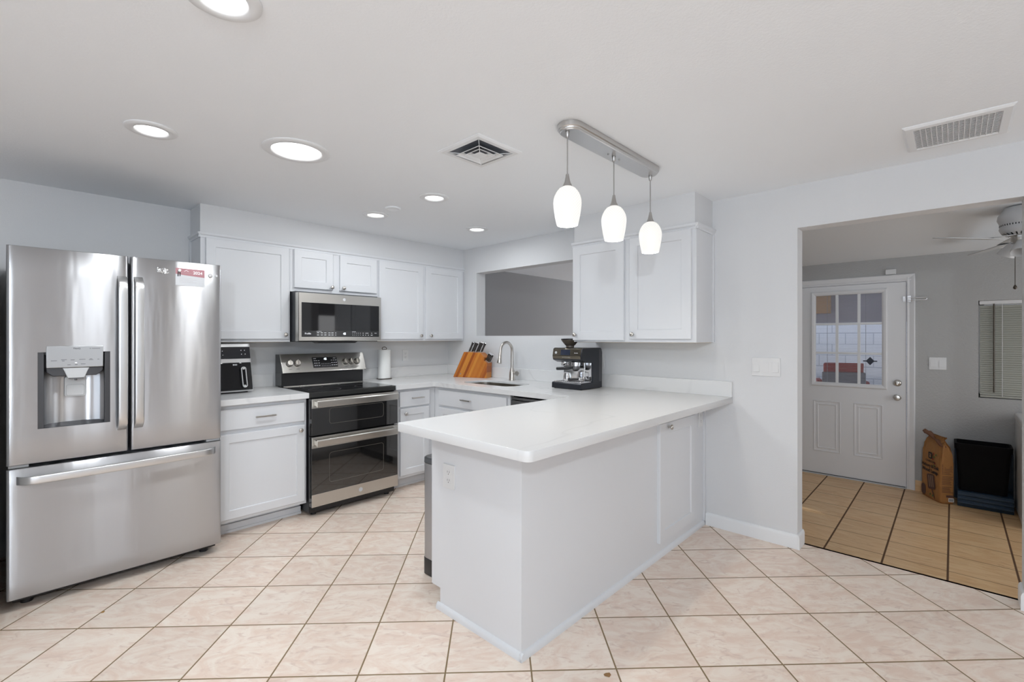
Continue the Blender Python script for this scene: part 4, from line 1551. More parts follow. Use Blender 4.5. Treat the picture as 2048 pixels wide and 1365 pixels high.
MB().tube([(2.99, 2.215, 1.034), (2.968, 2.195, 1.03), (2.966, 2.192, 1.0), (2.985, 2.210, 0.99)], 0.004, 8).build('handle', CHROME, t, angle=60)

t = thing('portafilter', 'spare chrome portafilter with a black handle lying on the espresso drip tray', 'portafilter', (3.035, 2.110, 0.975))
MB().lathe([(0.0, 0.9755), (0.024, 0.976), (0.031, 0.985), (0.032, 1.000), (0.034, 1.002), (0.029, 1.002), (0.027, 0.985)], (3.035, 2.115, 0), 24, cap=False).build('basket', CHROME, t, angle=50)
MB().tube([(3.008, 2.125, 0.993), (2.992, 2.145, 0.991), (2.984, 2.165, 0.989), (2.982, 2.196, 0.986)], [0.006, 0.010, 0.0105, 0.009], 14).build('handle', BLACK, t, angle=60)

# trash can behind the end of the peninsula
t = thing('trash_can', 'tall stainless steel trash can with a black base behind the peninsula end', 'trash can', (1.70, 2.05, 0))
CX0, CX1, CY0, CY1 = 1.563, 1.83, 1.925, 2.172
def canring(z, i=0.0):
    return [(x, y, z) for x, y in rr_poly(CX0 + i, CX1 - i, CY0 + i, CY1 - i, 0.035, 6)]
MB().loft([canring(0.001), canring(0.092)]).build('base', BLACK, t, bevel=0.002, angle=50)
MB().loft([canring(0.092, 0.002), canring(0.618, 0.002)]).build('bin', STEEL, t, angle=50)
MB().loft([canring(0.618, 0.006), canring(0.622, 0.006)]).build('seam', BLACK, t, angle=50)
MB().loft([canring(0.622, 0.0), canring(0.648, 0.001), canring(0.655, 0.008)]).build('lid', STEELD, t, angle=50)
m_ = MB()
rings = []
for k_, (g_, z) in enumerate(((0.03, 0.661), (0.045, 0.669), (0.07, 0.680), (0.10, 0.686))):
    rings.append([(x + 0.03 + 0.006 * sin(i * 1.7 + k_), y - 0.03, z + 0.004 * sin(i * 2.3)) for i, (x, y) in enumerate(rr_poly(CX0 + g_, CX1 - g_ - 0.02, CY0 + g_, CY1 - g_, 0.02, 4))])
m_.loft(rings)
o = m_.build('folded_bag', PAPER, angle=70)
recenter(o, (1.71, 2.03, 0.655))
tag(o, 'crumpled white bag lying on the lid of the steel trash can', 'bag')

# ------------------------------------------------------------------ ceiling fixtures
t = thing('pendant_light', 'brushed nickel ceiling bar with three white lattice-glass pendants over the peninsula', 'pendant light', (2.07, 1.245, 2.235))
PX = (1.679, 2.070, 2.461)
PY = 1.245


def stadium(g_, z):
    c0, c1, r = 1.703, 2.437, 0.058 - g_
    return [(c1 + r * cos(a), PY + r * sin(a), z) for a in [-pi / 2 + pi * i / 14 for i in range(15)]] + [(c0 + r * cos(a), PY + r * sin(a), z) for a in [pi / 2 + pi * i / 14 for i in range(15)]]


MB().loft([stadium(0, ZC - 0.0003), stadium(0, ZC - 0.022), stadium(0.004, ZC - 0.026), stadium(0.005, ZC - 0.030), stadium(0.010, ZC - 0.033), stadium(0.012, ZC - 0.037)]).build('canopy', mat('canopy_nickel', (0.62, 0.61, 0.60), 0.3, 1.0, vary=0.02), t, angle=25)
CAPN = mat('pendant_nickel', (0.45, 0.44, 0.43), 0.35, 1.0, vary=0.03)
CORD = mat('clear_cord', (0.30, 0.29, 0.28), 0.4, vary=0.05)
for i, (x, zt) in enumerate(zip(PX, (1.989, 1.982, 1.972))):
    zb = zt - 0.172
    MB().lathe([(0.010, ZC - 0.038), (0.010, ZC - 0.042), (0.008, ZC - 0.060), (0.005, ZC - 0.064), (0.0, ZC - 0.064)], (x, PY, 0), 16).build('ceiling_fitting', CAPN, t, angle=50)
    MB().tube([(x, PY, ZC - 0.062), (x, PY, zt + 0.050)], 0.0028, 8).build('cord', CORD, t)
    MB().lathe([(0.0, zt + 0.056), (0.0065, zt + 0.055), (0.008, zt + 0.045), (0.013, zt + 0.020), (0.022, zt + 0.0), (0.0225, zt - 0.004)], (x, PY, 0), 24).build('socket_cap', CAPN, t, angle=50)
    # tulip shade, open at the bottom
    prof = []
    for k in range(19):
        s = k / 18
        if s < 0.42:
            r = 0.020 + (0.0625 - 0.020) * sin(pi / 2 * (s / 0.42)) ** 0.62
        else:
            q = (s - 0.42) / 0.58
            r = 0.0625 - 0.0155 * q ** 1.5
        prof.append((r, -0.172 * s))
    inner = [(r - 0.0025, h + (0.0 if j else 0.0)) for j, (r, h) in enumerate(prof[::-1])]
    o = MB().lathe(prof + inner, (x, PY, zt), 40, cap=False).build('shade', SHADE, t, angle=60)
    # origin on the shade's axis so that the lattice runs round it
    o.data.transform(Matrix.Translation(t.location - Vector((x, PY, zt))))
    o.location = Vector((x, PY, zt)) - t.location
    bl = MB().ball((x, PY, zt - 0.075), 0.026, 10, 1.2).build('bulb', LAMP, t, angle=60)
    pd = bpy.data.lights.new('pendant_bulb', 'POINT')
    pd.energy, pd.shadow_soft_size, pd.color = PENDANT_W, 0.03, (1.0, 0.94, 0.84)
    po = bpy.data.objects.new('pendant_bulb', pd)
    po.location = (x, PY, zt - 0.130)
    COL.objects.link(po)
for x in (2.018, 2.122):
    MB().lathe([(0.004, ZC - 0.037), (0.004, ZC - 0.043), (0.0, ZC - 0.045)], (x, PY, 0), 12).build('screw', CAPN, t, angle=50)


def can_light(label, x, y, ro, ri):
    t = thing('recessed_light', label, 'ceiling light', (x, y, ZC), 'recessed ceiling lights')
    z = ZC
    MB().lathe([(ro, z - 0.0003), (ro, z - 0.004), (ro - 0.006, z - 0.008), (ri + 0.004, z - 0.010), (ri, z - 0.006), (ri - 0.002, z - 0.001)], (x, y, 0), 48, cap=False).build('trim_ring', TRIM, t, angle=50)
    MB().lathe([(ri - 0.001, z - 0.0015), (ri * 0.6, z - 0.0025), (0.0, z - 0.003)], (x, y, 0), 48, cap=False).build('lens', LAMP, t, angle=60)
    d = bpy.data.lights.new('can_lamp', 'AREA')
    d.shape = 'DISK'
    d.size, d.energy, d.color = ri * 1.7, CAN_W * (ri / 0.0625) ** 1.2, (0.93, 0.97, 1.0)
    o = bpy.data.objects.new('can_lamp', d)
    o.location = (x, y, z - 0.012)
    COL.objects.link(o)


can_light('recessed ceiling light cut off by the upper edge of the photo, nearest the camera', 0.395, 1.485, 0.1, 0.0625)
can_light('recessed ceiling light in front of the refrigerator', 0.424, 2.665, 0.1, 0.0625)
can_light('largest round ceiling light, a wide lens between refrigerator and air vent', 0.978, 2.426, 0.158, 0.117)
can_light('recessed ceiling light between the air vent and the microwave', 1.945, 2.558, 0.098, 0.062)
can_light('recessed ceiling light closest to the range wall, above the range', 1.908, 3.250, 0.098, 0.062)
can_light('recessed ceiling light near the corner above the sink', 2.770, 3.035, 0.098, 0.062)
o = MB().lathe([(0.056, ZC - 0.0003), (0.056, ZC - 0.006), (0.050, ZC - 0.011), (0.043, ZC - 0.011), (0.040, ZC - 0.008), (0.0, ZC - 0.009)], (1.897, 2.990, 0), 40).build('ceiling_cover_plate', CEIL, angle=50)
recenter(o, (1.897, 2.990, ZC))
tag(o, 'small blank white round cover on the ceiling between the two lights near the range', 'ceiling cover')

# supply diffuser
t = thing('air_vent', 'square white louvred air vent in the ceiling left of the pendant bar', 'vent', (1.625, 1.755, ZC))
vx, vy, vh = 1.625, 1.757, 0.153


def sq(h, z):
    return [(vx - h, vy - h, z), (vx + h, vy - h, z), (vx + h, vy + h, z), (vx - h, vy + h, z)]


MB().loft([sq(vh, ZC - 0.0003), sq(vh, ZC - 0.004), sq(vh - 0.012, ZC - 0.010), sq(vh - 0.034, ZC - 0.010), sq(vh - 0.036, ZC - 0.002)], cap=False).build('frame', TRIM, t, smooth=False)
MB().box((vx - 0.12, vy - 0.12, ZC - 0.0012), (vx + 0.12, vy + 0.12, ZC - 0.0004)).build('duct_opening', mat('duct_dark', (0.10, 0.11, 0.13), 0.4, 0.5, vary=0.3), t, smooth=False)
for g_ in (0.086, 0.058):
    m_ = MB()
    m_.loft([sq(g_, ZC - 0.020), sq(g_ - 0.022, ZC - 0.006), sq(g_ - 0.024, ZC - 0.006), sq(g_ - 0.003, ZC - 0.0215), sq(g_, ZC - 0.020)], cap=False)
    m_.build('louvre', TRIM, t, smooth=False)
m_ = MB()
m_.loft([sq(0.030, ZC - 0.021), sq(0.030, ZC - 0.019), sq(0.002, ZC - 0.010)])
for a, b_ in ((-1, -1), (1, -1), (1, 1), (-1, 1)):
    m_.tube([(vx + a * 0.118, vy + b_ * 0.118, ZC - 0.006), (vx + a * 0.028, vy + b_ * 0.028, ZC - 0.018)], 0.002, 6)
m_.build('centre_plate', TRIM, t, smooth=False)

# return grille
t = thing('return_grille', 'wide white return air grille in the ceiling near the doorway', 'vent', (2.95, -0.01, ZC))
G = ((2.762, 3.125), (-0.190, 0.168))
m_ = MB()
(a0, a1), (c0, c1) = G
def rq(g_, z):
    return [(a0 + g_, c0 + g_, z), (a1 - g_, c0 + g_, z), (a1 - g_, c1 - g_, z), (a0 + g_, c1 - g_, z)]
m_.loft([rq(0, ZC - 0.0003), rq(0, ZC - 0.004), rq(0.010, ZC - 0.012), rq(0.036, ZC - 0.014), rq(0.042, ZC - 0.004)], cap=False)
m_.build('frame', TRIM, t, smooth=False)
MB().box((a0 + 0.04, c0 + 0.04, ZC - 0.0012), (a1 - 0.04, c1 - 0.04, ZC - 0.0004)).build('filter', GREYP, t, smooth=False)
m_ = MB()
n = 18
for i in range(n):
    x = a0 + 0.046 + (a1 - a0 - 0.092) * (i + 0.5) / n
    m_.hexa([(x - 0.0045, c0 + 0.04, ZC - 0.012), (x + 0.0015, c0 + 0.04, ZC - 0.012), (x + 0.0015, c1 - 0.04, ZC - 0.012), (x - 0.0045, c1 - 0.04, ZC - 0.012)],
            [(x + 0.001, c0 + 0.04, ZC - 0.006), (x + 0.005, c0 + 0.04, ZC - 0.006), (x + 0.005, c1 - 0.04, ZC - 0.006), (x + 0.001, c1 - 0.04, ZC - 0.006)])
m_.build('slats', TRIM, t, smooth=False)
m_ = MB()
for i in range(1, 15):
    y = c0 + 0.042 + (c1 - c0 - 0.084) * i / 15
    m_.box((a0 + 0.04, y - 0.0012, ZC - 0.013), (a1 - 0.04, y + 0.0012, ZC - 0.005))
m_.build('cross_bars', TRIM, t, smooth=False)

# ------------------------------------------------------------------ laundry room
# door
dt = bpy.data.objects.new('door_1', None)
dt.location = (LX, 0.78, LZ)
COL.objects.link(dt)
struct(dt)
DOORP = mat('door_paint', (0.74, 0.74, 0.75), 0.45, vary=0.02)
y0, y1, z0, z1 = 0.332, 1.229, -0.148, 1.866
ly0, ly1, lz0, lz1 = 0.515, 1.100, 0.820, 1.785
dx0, dx1 = LX - 0.004, LX + 0.040
m_ = MB()
m_.box((dx0, y0, z0), (dx1, ly0, z1))
m_.box((dx0, ly1, z0), (dx1, y1, z1))
m_.box((dx0, ly0, z0), (dx1, ly1, lz0))
m_.box((dx0, ly0, lz1), (dx1, ly1, z1))
for (pa, pb) in ((0.862, 1.112), (0.510, 0.752)):
    for (g_, h_) in ((0.0, 0.006), (0.034, 0.005)):
        FD = frame((dx0, 0, 0), (0, -1, 0))
        mm = m_.M
        m_.M = FD
        a_, b_, c_, d_ = -pb + g_, -pa - g_, 0.086 + g_, 0.640 - g_
        R4 = lambda k, d: [(a_ + k, c_ + k, d), (b_ - k, c_ + k, d), (b_ - k, d_ - k, d), (a_ + k, d_ - k, d)]
        m_.loft([R4(0, -0.001), R4(0.006, h_), R4(0.014, h_ * 0.6), R4(0.020, -0.001)], cap=False)
        m_.M = mm
m_.build('door_slab', DOORP, dt, smooth=False)
FD = frame((dx0, 0, 0), (0, -1, 0))
m_ = MB(FD)
R4 = lambda a_, b_, c_, d_, k, d: [(a_ + k, c_ + k, d), (b_ - k, c_ + k, d), (b_ - k, d_ - k, d), (a_ + k, d_ - k, d)]
m_.loft([R4(-1.133, -0.476, 0.795, 1.815, k, d) for k, d in ((0, 0), (0.002, 0.010), (0.012, 0.015), (0.030, 0.012), (0.044, 0.004), (0.044, -0.02))], cap=False)
m_.build('lite_frame', DOORP, dt, smooth=False)
m_ = MB(FD)
for y in (0.896, 0.707):
    m_.box((-y - 0.013, 0.825, -0.010), (-y + 0.013, 1.782, 0.000))
for z in (1.463, 1.154):
    m_.box((-1.100, z - 0.011, -0.010), (-0.505, z + 0.011, 0.0006))
m_.build('muntins', TRIM, dt, bevel=0.002)
m_ = MB(FD)
m_.box((-1.10, 0.822, -0.016), (-0.515, 1.783, -0.013))
m_.build('glass', GLASS, dt, smooth=False)
m_ = MB(FD)
nsl = 62
BL = mat('blind_slats', (0.36, 0.38, 0.44), 0.5, vary=0.02)
for i in range(nsl):
    z = 0.83 + (1.775 - 0.83) * (i + 0.5) / nsl
    m_.box((-1.095, z - 0.0014, -0.030), (-0.520, z + 0.0014, -0.019))
for y in (0.985, 0.652):
    m_.box((-y - 0.002, 0.83, -0.0185), (-y + 0.002, 1.775, -0.0175))
m_.build('mini_blind', BL, dt, smooth=False)
for z, nm in ((0.868, 'deadbolt'), (0.727, 'door_knob')):
    m_ = MB(FD)
    if nm == 'deadbolt':
        m_.lathe([(0.033, 0), (0.033, 0.006), (0.026, 0.014), (0.020, 0.018), (0.0, 0.019)], (-0.398, z, 0), 28)
        m_.box((-0.404, z - 0.016, 0.018), (-0.392, z + 0.016, 0.030))
    else:
        m_.lathe([(0.032, 0), (0.032, 0.005), (0.013, 0.012), (0.012, 0.030), (0.026, 0.040), (0.029, 0.052), (0.022, 0.064), (0.0, 0.067)], (-0.398, z, 0), 28)
    m_.build(nm, NICKEL, dt, angle=45)
MB(FD).box((-1.22, -0.163, -0.03), (-0.340, -0.150, 0.012)).build('sweep', GREYD, dt, bevel=0.002)
# casing
m_ = MB()
def casing(p, q, n):
    """moulded casing from p to q; n points to the outer side, on the wall plane"""
    p, q, n = Vector(p), Vector(q), Vector(n)
    prof = [(0.0, 0.0), (0.0, 0.012), (0.010, 0.014), (0.018, 0.010), (0.030, 0.012), (0.044, 0.018), (0.056, 0.019), (0.062, 0.014), (0.062, 0.0)]
    m_.loft([[e + n * (a) + Vector((-b_, 0, 0)) for a, b_ in prof] for e in (p, q)])
casing((LX, 0.327, LZ), (LX, 0.327, 1.938), (0, -1, 0))
casing((LX, 0.265, 1.880), (LX, 1.31, 1.880), (0, 0, 1))
casing((LX, 1.249, LZ), (LX, 1.249, 1.938), (0, 1, 0))
m_.box((LX - 0.002, 0.312, LZ), (LX + 0.13, 0.327, DTOP))
m_.box((LX - 0.002, 1.234, LZ), (LX + 0.13, 1.249, DTOP))
m_.box((LX - 0.002, 0.312, 1.872), (LX + 0.13, 1.249, DTOP))
struct(m_.build('trim_door', DOORP, angle=30))
struct(MB().box((LX - 0.03, 0.327, LZ), (LX + 0.13, 1.234, LZ + 0.012)).build('trim_threshold', GREYP, bevel=0.003))
# swing bar guard
t = thing('door_guard', 'chrome swing-bar door guard beside the upper edge of the laundry door', 'door guard', (LX, 0.30, 1.69))
MB(FD).rrect(-0.358, -0.338, 1.672, 1.722, 0.003, 0.0003, 0.004).build('strike_plate', CHROME, t)
MB(FD).rrect(-0.322, -0.296, 1.668, 1.726, 0.003, 0.016, 0.021).build('mount_plate', CHROME, t)
m_ = MB(FD)
pl = [(-0.318, 1.704, 0.024), (-0.20, 1.704, 0.024)] + [(-0.19 + 0.011 * cos(a), 1.693 + 0.011 * sin(a), 0.024) for a in [pi / 2 - pi * i / 8 for i in range(9)]] + [(-0.20, 1.682, 0.024), (-0.318, 1.682, 0.024)]
m_.tube(pl, 0.0034, 8)
m_.build('swing_bar', CHROME, t, angle=60)
o = MB().box((LX - 0.022, 0.408, 1.948), (LX - 0.0003, 0.492, 2.000)).build('door_sensor', WHITEP, bevel=0.004)
recenter(o, (LX, 0.45, 1.948))
tag(o, 'small white sensor box on the wall above the laundry door frame', 'sensor')
t = thing('window_sticker', 'dark diamond-shaped sticker with a crossbar on the lower right door pane', 'sticker', (LX, 0.616, 1.04))
m_ = MB(FD)
m_.prism([(-0.616 - 0.036, 1.078), (-0.616, 1.035), (-0.616 + 0.036, 1.078), (-0.616, 1.121)], -0.0128, -0.0118)
m_.prism([(-0.616 - 0.058, 1.072), (-0.616 + 0.058, 1.072), (-0.616 + 0.058, 1.083), (-0.616 - 0.058, 1.083)], -0.0117, -0.0112)
m_.build('decal', mat('sticker_dark', (0.012, 0.014, 0.03), 0.4, vary=0.05), t, smooth=False)

# window with blind
wt = bpy.data.objects.new('window_1', None)
wt.location = (LX + 0.1, -0.66, 0.77)
COL.objects.link(wt)
struct(wt)
m_ = MB()
fx0, fx1 = LX + 0.07, LX + 0.11
m_.box((fx0, WA, WZ0), (fx1, WA + 0.04, WZ1)); m_.box((fx0, WB - 0.04, WZ0), (fx1, WB, WZ1))
m_.box((fx0, WA, WZ0), (fx1, WB, WZ0 + 0.04)); m_.box((fx0, WA, WZ1 - 0.04), (fx1, WB, WZ1))
m_.box((fx0, -0.68, WZ0), (fx1, -0.64, WZ1))
m_.build('window_frame', TRIM, wt, bevel=0.002)
MB().box((fx0 + 0.015, WA + 0.03, WZ0 + 0.03), (fx0 + 0.019, WB - 0.03, WZ1 - 0.03)).build('glass', GLASS, wt, smooth=False)
t = thing('window_blind', 'grey-green slatted mini blind lowered in the laundry window', 'blind', (LX + 0.03, -0.66, WZ1))
SLAT = mat('blind_slat_grey', (0.42, 0.42, 0.37), 0.4, vary=0.05)
MB().box((LX + 0.005, WA + 0.012, WZ1 - 0.034), (LX + 0.035, WB - 0.006, WZ1 - 0.001)).build('headrail', WHITEP, t, bevel=0.003)
m_ = MB()
ns = 41
for i in range(ns):
    z = WZ0 + 0.03 + (WZ1 - 0.045 - WZ0 - 0.03) * (i + 0.5) / ns
    a = radians(58)
    dx_, dz_ = 0.0115 * cos(a), 0.0115 * sin(a)
    c_ = LX + 0.022
    m_.hexa([(c_ - dx_, WA + 0.012, z - dz_), (c_ + dx_, WA + 0.012, z + dz_), (c_ + dx_, WB - 0.010, z + dz_), (c_ - dx_, WB - 0.010, z - dz_)],
            [(c_ - dx_, WA + 0.012, z - dz_ + 0.0006), (c_ + dx_, WA + 0.012, z + dz_ + 0.0006), (c_ + dx_, WB - 0.010, z + dz_ + 0.0006), (c_ - dx_, WB - 0.010, z - dz_ + 0.0006)])
m_.build('slats', SLAT, t, smooth=False)
MB().box((LX + 0.012, WA + 0.012, WZ0 + 0.008), (LX + 0.034, WB - 0.010, WZ0 + 0.026)).build('bottom_rail', SLAT, t, bevel=0.003)
MB().tube([(LX + 0.004, WB - 0.098, WZ1 - 0.03), (LX + 0.002, WB - 0.098, WZ0 + 0.055)], 0.0055, 8).build('tilt_wand', BRZ, t, angle=60)
MB().tube([(LX + 0.007, WB - 0.150, WZ1 - 0.03), (LX + 0.005, WB - 0.150, WZ0 + 0.02)], 0.002, 6).build('lift_cord', WHITEP, t, angle=60)

# ceiling fan
fc_ = Vector((5.02, -0.36, 0))
t = thing('ceiling_fan', 'white ceiling fan with a light kit and pull chain in the laundry room', 'fan', (5.02, -0.36, 2.25))
FANW = mat('fan_white', (0.55, 0.55, 0.55), 0.4, vary=0.02)
m_ = MB()
m_.lathe([(0.085, 2.27), (0.105, 2.235), (0.118, 2.215), (0.122, 2.185), (0.112, 2.16), (0.108, 2.13), (0.112, 2.115), (0.10, 2.085), (0.070, 2.066), (0.0, 2.064)], fc_, 40)
m_.build('motor_housing', FANW, t, angle=40)
m_ = MB()
for i in range(44):
    a = 2 * pi * i / 44
    m_.M = Matrix.Translation(fc_) @ Matrix.Rotation(a, 4, 'Z')
    m_.box((0.106, -0.003, 2.135), (0.1100, 0.003, 2.156))
    if i % 2 == 0:
        m_.hexa([(0.074, -0.004, 2.0665), (0.082, -0.004, 2.071), (0.082, 0.004, 2.071), (0.074, 0.004, 2.0665)], [(0.076, -0.004, 2.0655), (0.098, -0.004, 2.0815), (0.098, 0.004, 2.0815), (0.076, 0.004, 2.0655)])
m_.build('vent_slots', BLACK, t, smooth=False)
for a in (138.2, 19.9, 259.0):
    m_ = MB(Matrix.Translation(fc_) @ Matrix.Rotation(radians(a), 4, 'Z') @ Matrix.Translation((0, 0, 2.032)) @ Matrix.Rotation(radians(-10), 4, 'X'))
    pl = [(0.19, -0.05), (0.60, -0.068), (0.645, -0.05), (0.66, 0.0), (0.645, 0.05), (0.60, 0.068), (0.19, 0.05)]
    m_.prism(pl, -0.003, 0.003)
    bl = m_.build('blade', FANW, t, bevel=0.001)
    m_ = MB(Matrix.Translation(fc_) @ Matrix.Rotation(radians(a), 4, 'Z') @ Matrix.Translation((0, 0, 2.032)))
    m_.hexa([(0.06, -0.018, 0.030), (0.06, 0.018, 0.030), (0.25, 0.028, 0.004), (0.25, -0.028, 0.004)], [(0.06, -0.018, 0.036), (0.06, 0.018, 0.036), (0.25, 0.028, 0.009), (0.25, -0.028, 0.009)])
    m_.build('blade_bracket', FANW, bl, bevel=0.001)
m_ = MB()
m_.lathe([(0.05, 2.064), (0.052, 2.03), (0.045, 2.01), (0.0, 2.008)], fc_, 28)
m_.build('switch_housing', NICKEL, t, angle=45)
for a in (175, 295, 55):
    m_ = MB(Matrix.Translation(fc_ + Vector((0, 0, 2.02))) @ Matrix.Rotation(radians(a), 4, 'Z') @ Matrix.Translation((0.035, 0, 0)) @ Matrix.Rotation(radians(150), 4, 'Y'))
    m_.lathe([(0.018, 0.0), (0.024, 0.015), (0.036, 0.045), (0.050, 0.085), (0.052, 0.105), (0.050, 0.105), (0.034, 0.045), (0.0, 0.02)], (0, 0, 0), 24, cap=False)
    m_.build('light_shade', mat('frosted_shade', (0.60, 0.60, 0.60), 0.25, vary=0.02), t, angle=50)
cx_, cy_ = 4.985, -0.33
m_ = MB()
m_.tube([(5.0, -0.345, 2.03), (4.99, -0.335, 1.99), (cx_, cy_, 1.95), (cx_, cy_, 1.70)], 0.002, 6)
m_.lathe([(0.0, 1.668), (0.010, 1.676), (0.011, 1.686), (0.004, 1.702), (0.0, 1.703)], (cx_, cy_, 0), 14)
m_.build('pull_chain', BRZ, t, angle=60)

# bag of charcoal
A0, B0 = Vector((5.905, 0.222, LZ)), Vector((5.655, 0.083, LZ))
ud = (B0 - A0); BWID = ud.length; ud.normalize()
GM = frame(A0, ud)                      # wide printed face, left in the photo
t = thing('charcoal_bag', 'brown paper charcoal sack with rolled top, between the laundry door and the black bin', 'bag', (5.78, 0.10, LZ))
BAGM = mat('kraft_paper', (0.36, 0.165, 0.05), 0.75, vary=0.18, bump=(26, 0.8, 0.01))
BD = 0.112
rings = []
R2 = random.Random(3)
for s, wsc, dsc, sh in ((0.0, 0.96, 0.92, 0), (0.02, 1.0, 1.0, 0), (0.12, 1.0, 1.0, 0.0), (0.25, 1.0, 1.0, 0.003), (0.36, 1.0, 0.97, 0.004), (0.44, 0.98, 0.82, 0.0), (0.50, 0.92, 0.52, -0.004), (0.535, 0.84, 0.22, -0.008), (0.56, 0.74, 0.12, -0.01), (0.585, 0.72, 0.10, 0.02)):
    ring = []
    for i in range(48):
        a = 2 * pi * i / 48
        ca, sa = cos(a), sin(a)
        e = 0.28
        x_ = BWID / 2 + BWID / 2 * wsc * abs(ca) ** e * (1 if ca >= 0 else -1)
        d_ = -BD / 2 + BD / 2 * dsc * abs(sa) ** e * (1 if sa >= 0 else -1)
        amp = 0.0012 if s < 0.4 else 0.006
        ring.append((x_ + R2.uniform(-amp, amp) + sh, s + R2.uniform(-amp, amp) * (s > 0.05), d_ + R2.uniform(-amp, amp)))
    rings.append(ring)
m_ = MB(GM)
m_.loft(rings)
m_.build('sack', BAGM, t, angle=80)
m_ = MB(GM)
rg = []
for k_ in range(9):
    f_ = k_ / 8
    u = 0.0 + f_ * 0.19
    zc = 0.575 + 0.016 * sin(f_ * 5) + (0.02 if k_ < 2 else 0) - 0.05 * max(0, f_ - 0.7)
    rr = 0.006 + 0.016 * sin(pi * min(1, f_ * 1.1 + 0.05))
    rg.append([(u - 0.02, zc + rr * cos(a) * (0.8 + 0.3 * sin(3 * a + k_)), -BD / 2 + 0.02 + rr * 1.3 * sin(a)) for a in [2 * pi * j / 10 for j in range(10)]])
m_.loft(rg)
rg = []
for k_ in range(6):
    f_ = k_ / 5
    rr = 0.012 + 0.010 * sin(pi * f_)
    rg.append([(0.16 + f_ * 0.11, 0.548 - 0.045 * f_ + rr * cos(a) * (0.7 + 0.35 * sin(2 * a + k_)), -BD / 2 + 0.012 + rr * 1.2 * sin(a)) for a in [2 * pi * j / 10 for j in range(10)]])
m_.loft(rg)
m_.build('rolled_top', mat('kraft_paper_dark', (0.17, 0.075, 0.04), 0.8, vary=0.3), t, angle=70)
INK = mat('bag_ink', (0.02, 0.012, 0.012), 0.7, vary=0.1)
INKB = mat('bag_brown_ink', (0.09, 0.04, 0.03), 0.7, vary=0.1)
gl = lambda u, w_, d=0.0035: GM @ Matrix.Translation((u, w_, d))
lettering('CHARCOAL', 0.026, gl(0.155, 0.345), INK, 'lettering', t, bold=0.0003)
lettering('Hickory & Oak', 0.040, gl(0.150, 0.302), INK, 'lettering', t, bold=0.0012)
lettering('Wood Lump', 0.044, gl(0.145, 0.258), INK, 'lettering', t, bold=0.0014)
m_ = MB(GM)
m_.rrect(0.125, 0.180, 0.370, 0.430, 0.012, 0.0030, 0.0036)
m_.build('brand_mark', INK, t)
m_ = MB(GM)
m_.lathe([(0.011, 0.0037), (0.011, 0.0040), (0.006, 0.0040), (0.006, 0.0037)], (0.153, 0.392, 0), 18)
m_.box((0.140, 0.408, 0.0036), (0.166, 0.413, 0.004))
m_.build('brand_mark_detail', mat('bag_tan', (0.42, 0.24, 0.10), 0.7, vary=0.05), t, smooth=False)
m_ = MB(GM @ Matrix.Translation((0.175, 0.10, 0)) @ Matrix.Rotation(radians(10), 4, 'Z'))
m_.rrect(-0.055, 0.055, -0.005, 0.130, 0.02, 0.0030, 0.0036)
m_.prism([(-0.008, -0.005), (0.008, -0.005), (0.030, -0.085), (0.022, -0.088)], 0.0030, 0.0036)
m_.build('spatula_print', INKB, t, smooth=False)
m_ = MB(GM @ Matrix.Translation((0.175, 0.10, 0)) @ Matrix.Rotation(radians(10), 4, 'Z'))
for k_ in range(3):
    m_.box((-0.032 + 0.026 * k_, 0.015, 0.0037), (-0.022 + 0.026 * k_, 0.118, 0.0040))
m_.build('spatula_slots', mat('bag_slot', (0.30, 0.20, 0.14), 0.7, vary=0.05), t, smooth=False)
m_ = MB(GM)
m_.rrect(0.020, 0.085, 0.015, 0.115, 0.03, 0.0030, 0.0036)
m_.build('coal_print', INKB, t)
GRN = mat('bag_green', (0.06, 0.14, 0.03), 0.7, vary=0.2)
RED = mat('bag_red', (0.30, 0.02, 0.01), 0.7, vary=0.1)
for mt_, pts_ in ((GRN, ((0.205, 0.395), (0.235, 0.420), (0.205, 0.32), (0.150, 0.045), (0.185, 0.040))), (RED, ((0.200, 0.425), (0.215, 0.34), (0.190, 0.375)))):
    m_ = MB(GM)
    for (u, w_) in pts_:
        m_.prism([(u - 0.004, w_ - 0.012), (u + 0.010, w_ - 0.004), (u + 0.006, w_ + 0.012), (u - 0.007, w_ + 0.004)], 0.003, 0.0036)
    m_.build('leaf_print' if mt_ is GRN else 'pepper_print', mt_, t, smooth=False)
# narrow side with fine print, turned to the camera
sd = Vector((ud.y, -ud.x, 0))
SM = frame(B0, (-sd if sd.x < 0 else sd))
m_ = MB(SM)
R3 = random.Random(5)
for k_ in range(22):
    z = 0.345 - k_ * 0.0115
    if k_ in (8, 16):
        continue
    m_.box((0.014, z, 0.0030), (0.030 + R3.uniform(0.04, 0.066), z + 0.0035, 0.0036))
m_.box((0.045, 0.060, 0.0030), (0.096, 0.080, 0.0036))
m_.build('fine_print', INKB, t, smooth=False)
m_ = MB(SM)
m_.box((0.062, 0.022, 0.0030), (0.102, 0.055, 0.0034))
m_.build('barcode_label', PAPER, t, smooth=False)
m_ = MB(SM)
for k_ in range(9):
    m_.box((0.066 + k_ * 0.0037, 0.026, 0.0034), (0.0682 + k_ * 0.0037, 0.051, 0.0038))
m_.build('barcode', INK, t, smooth=False)

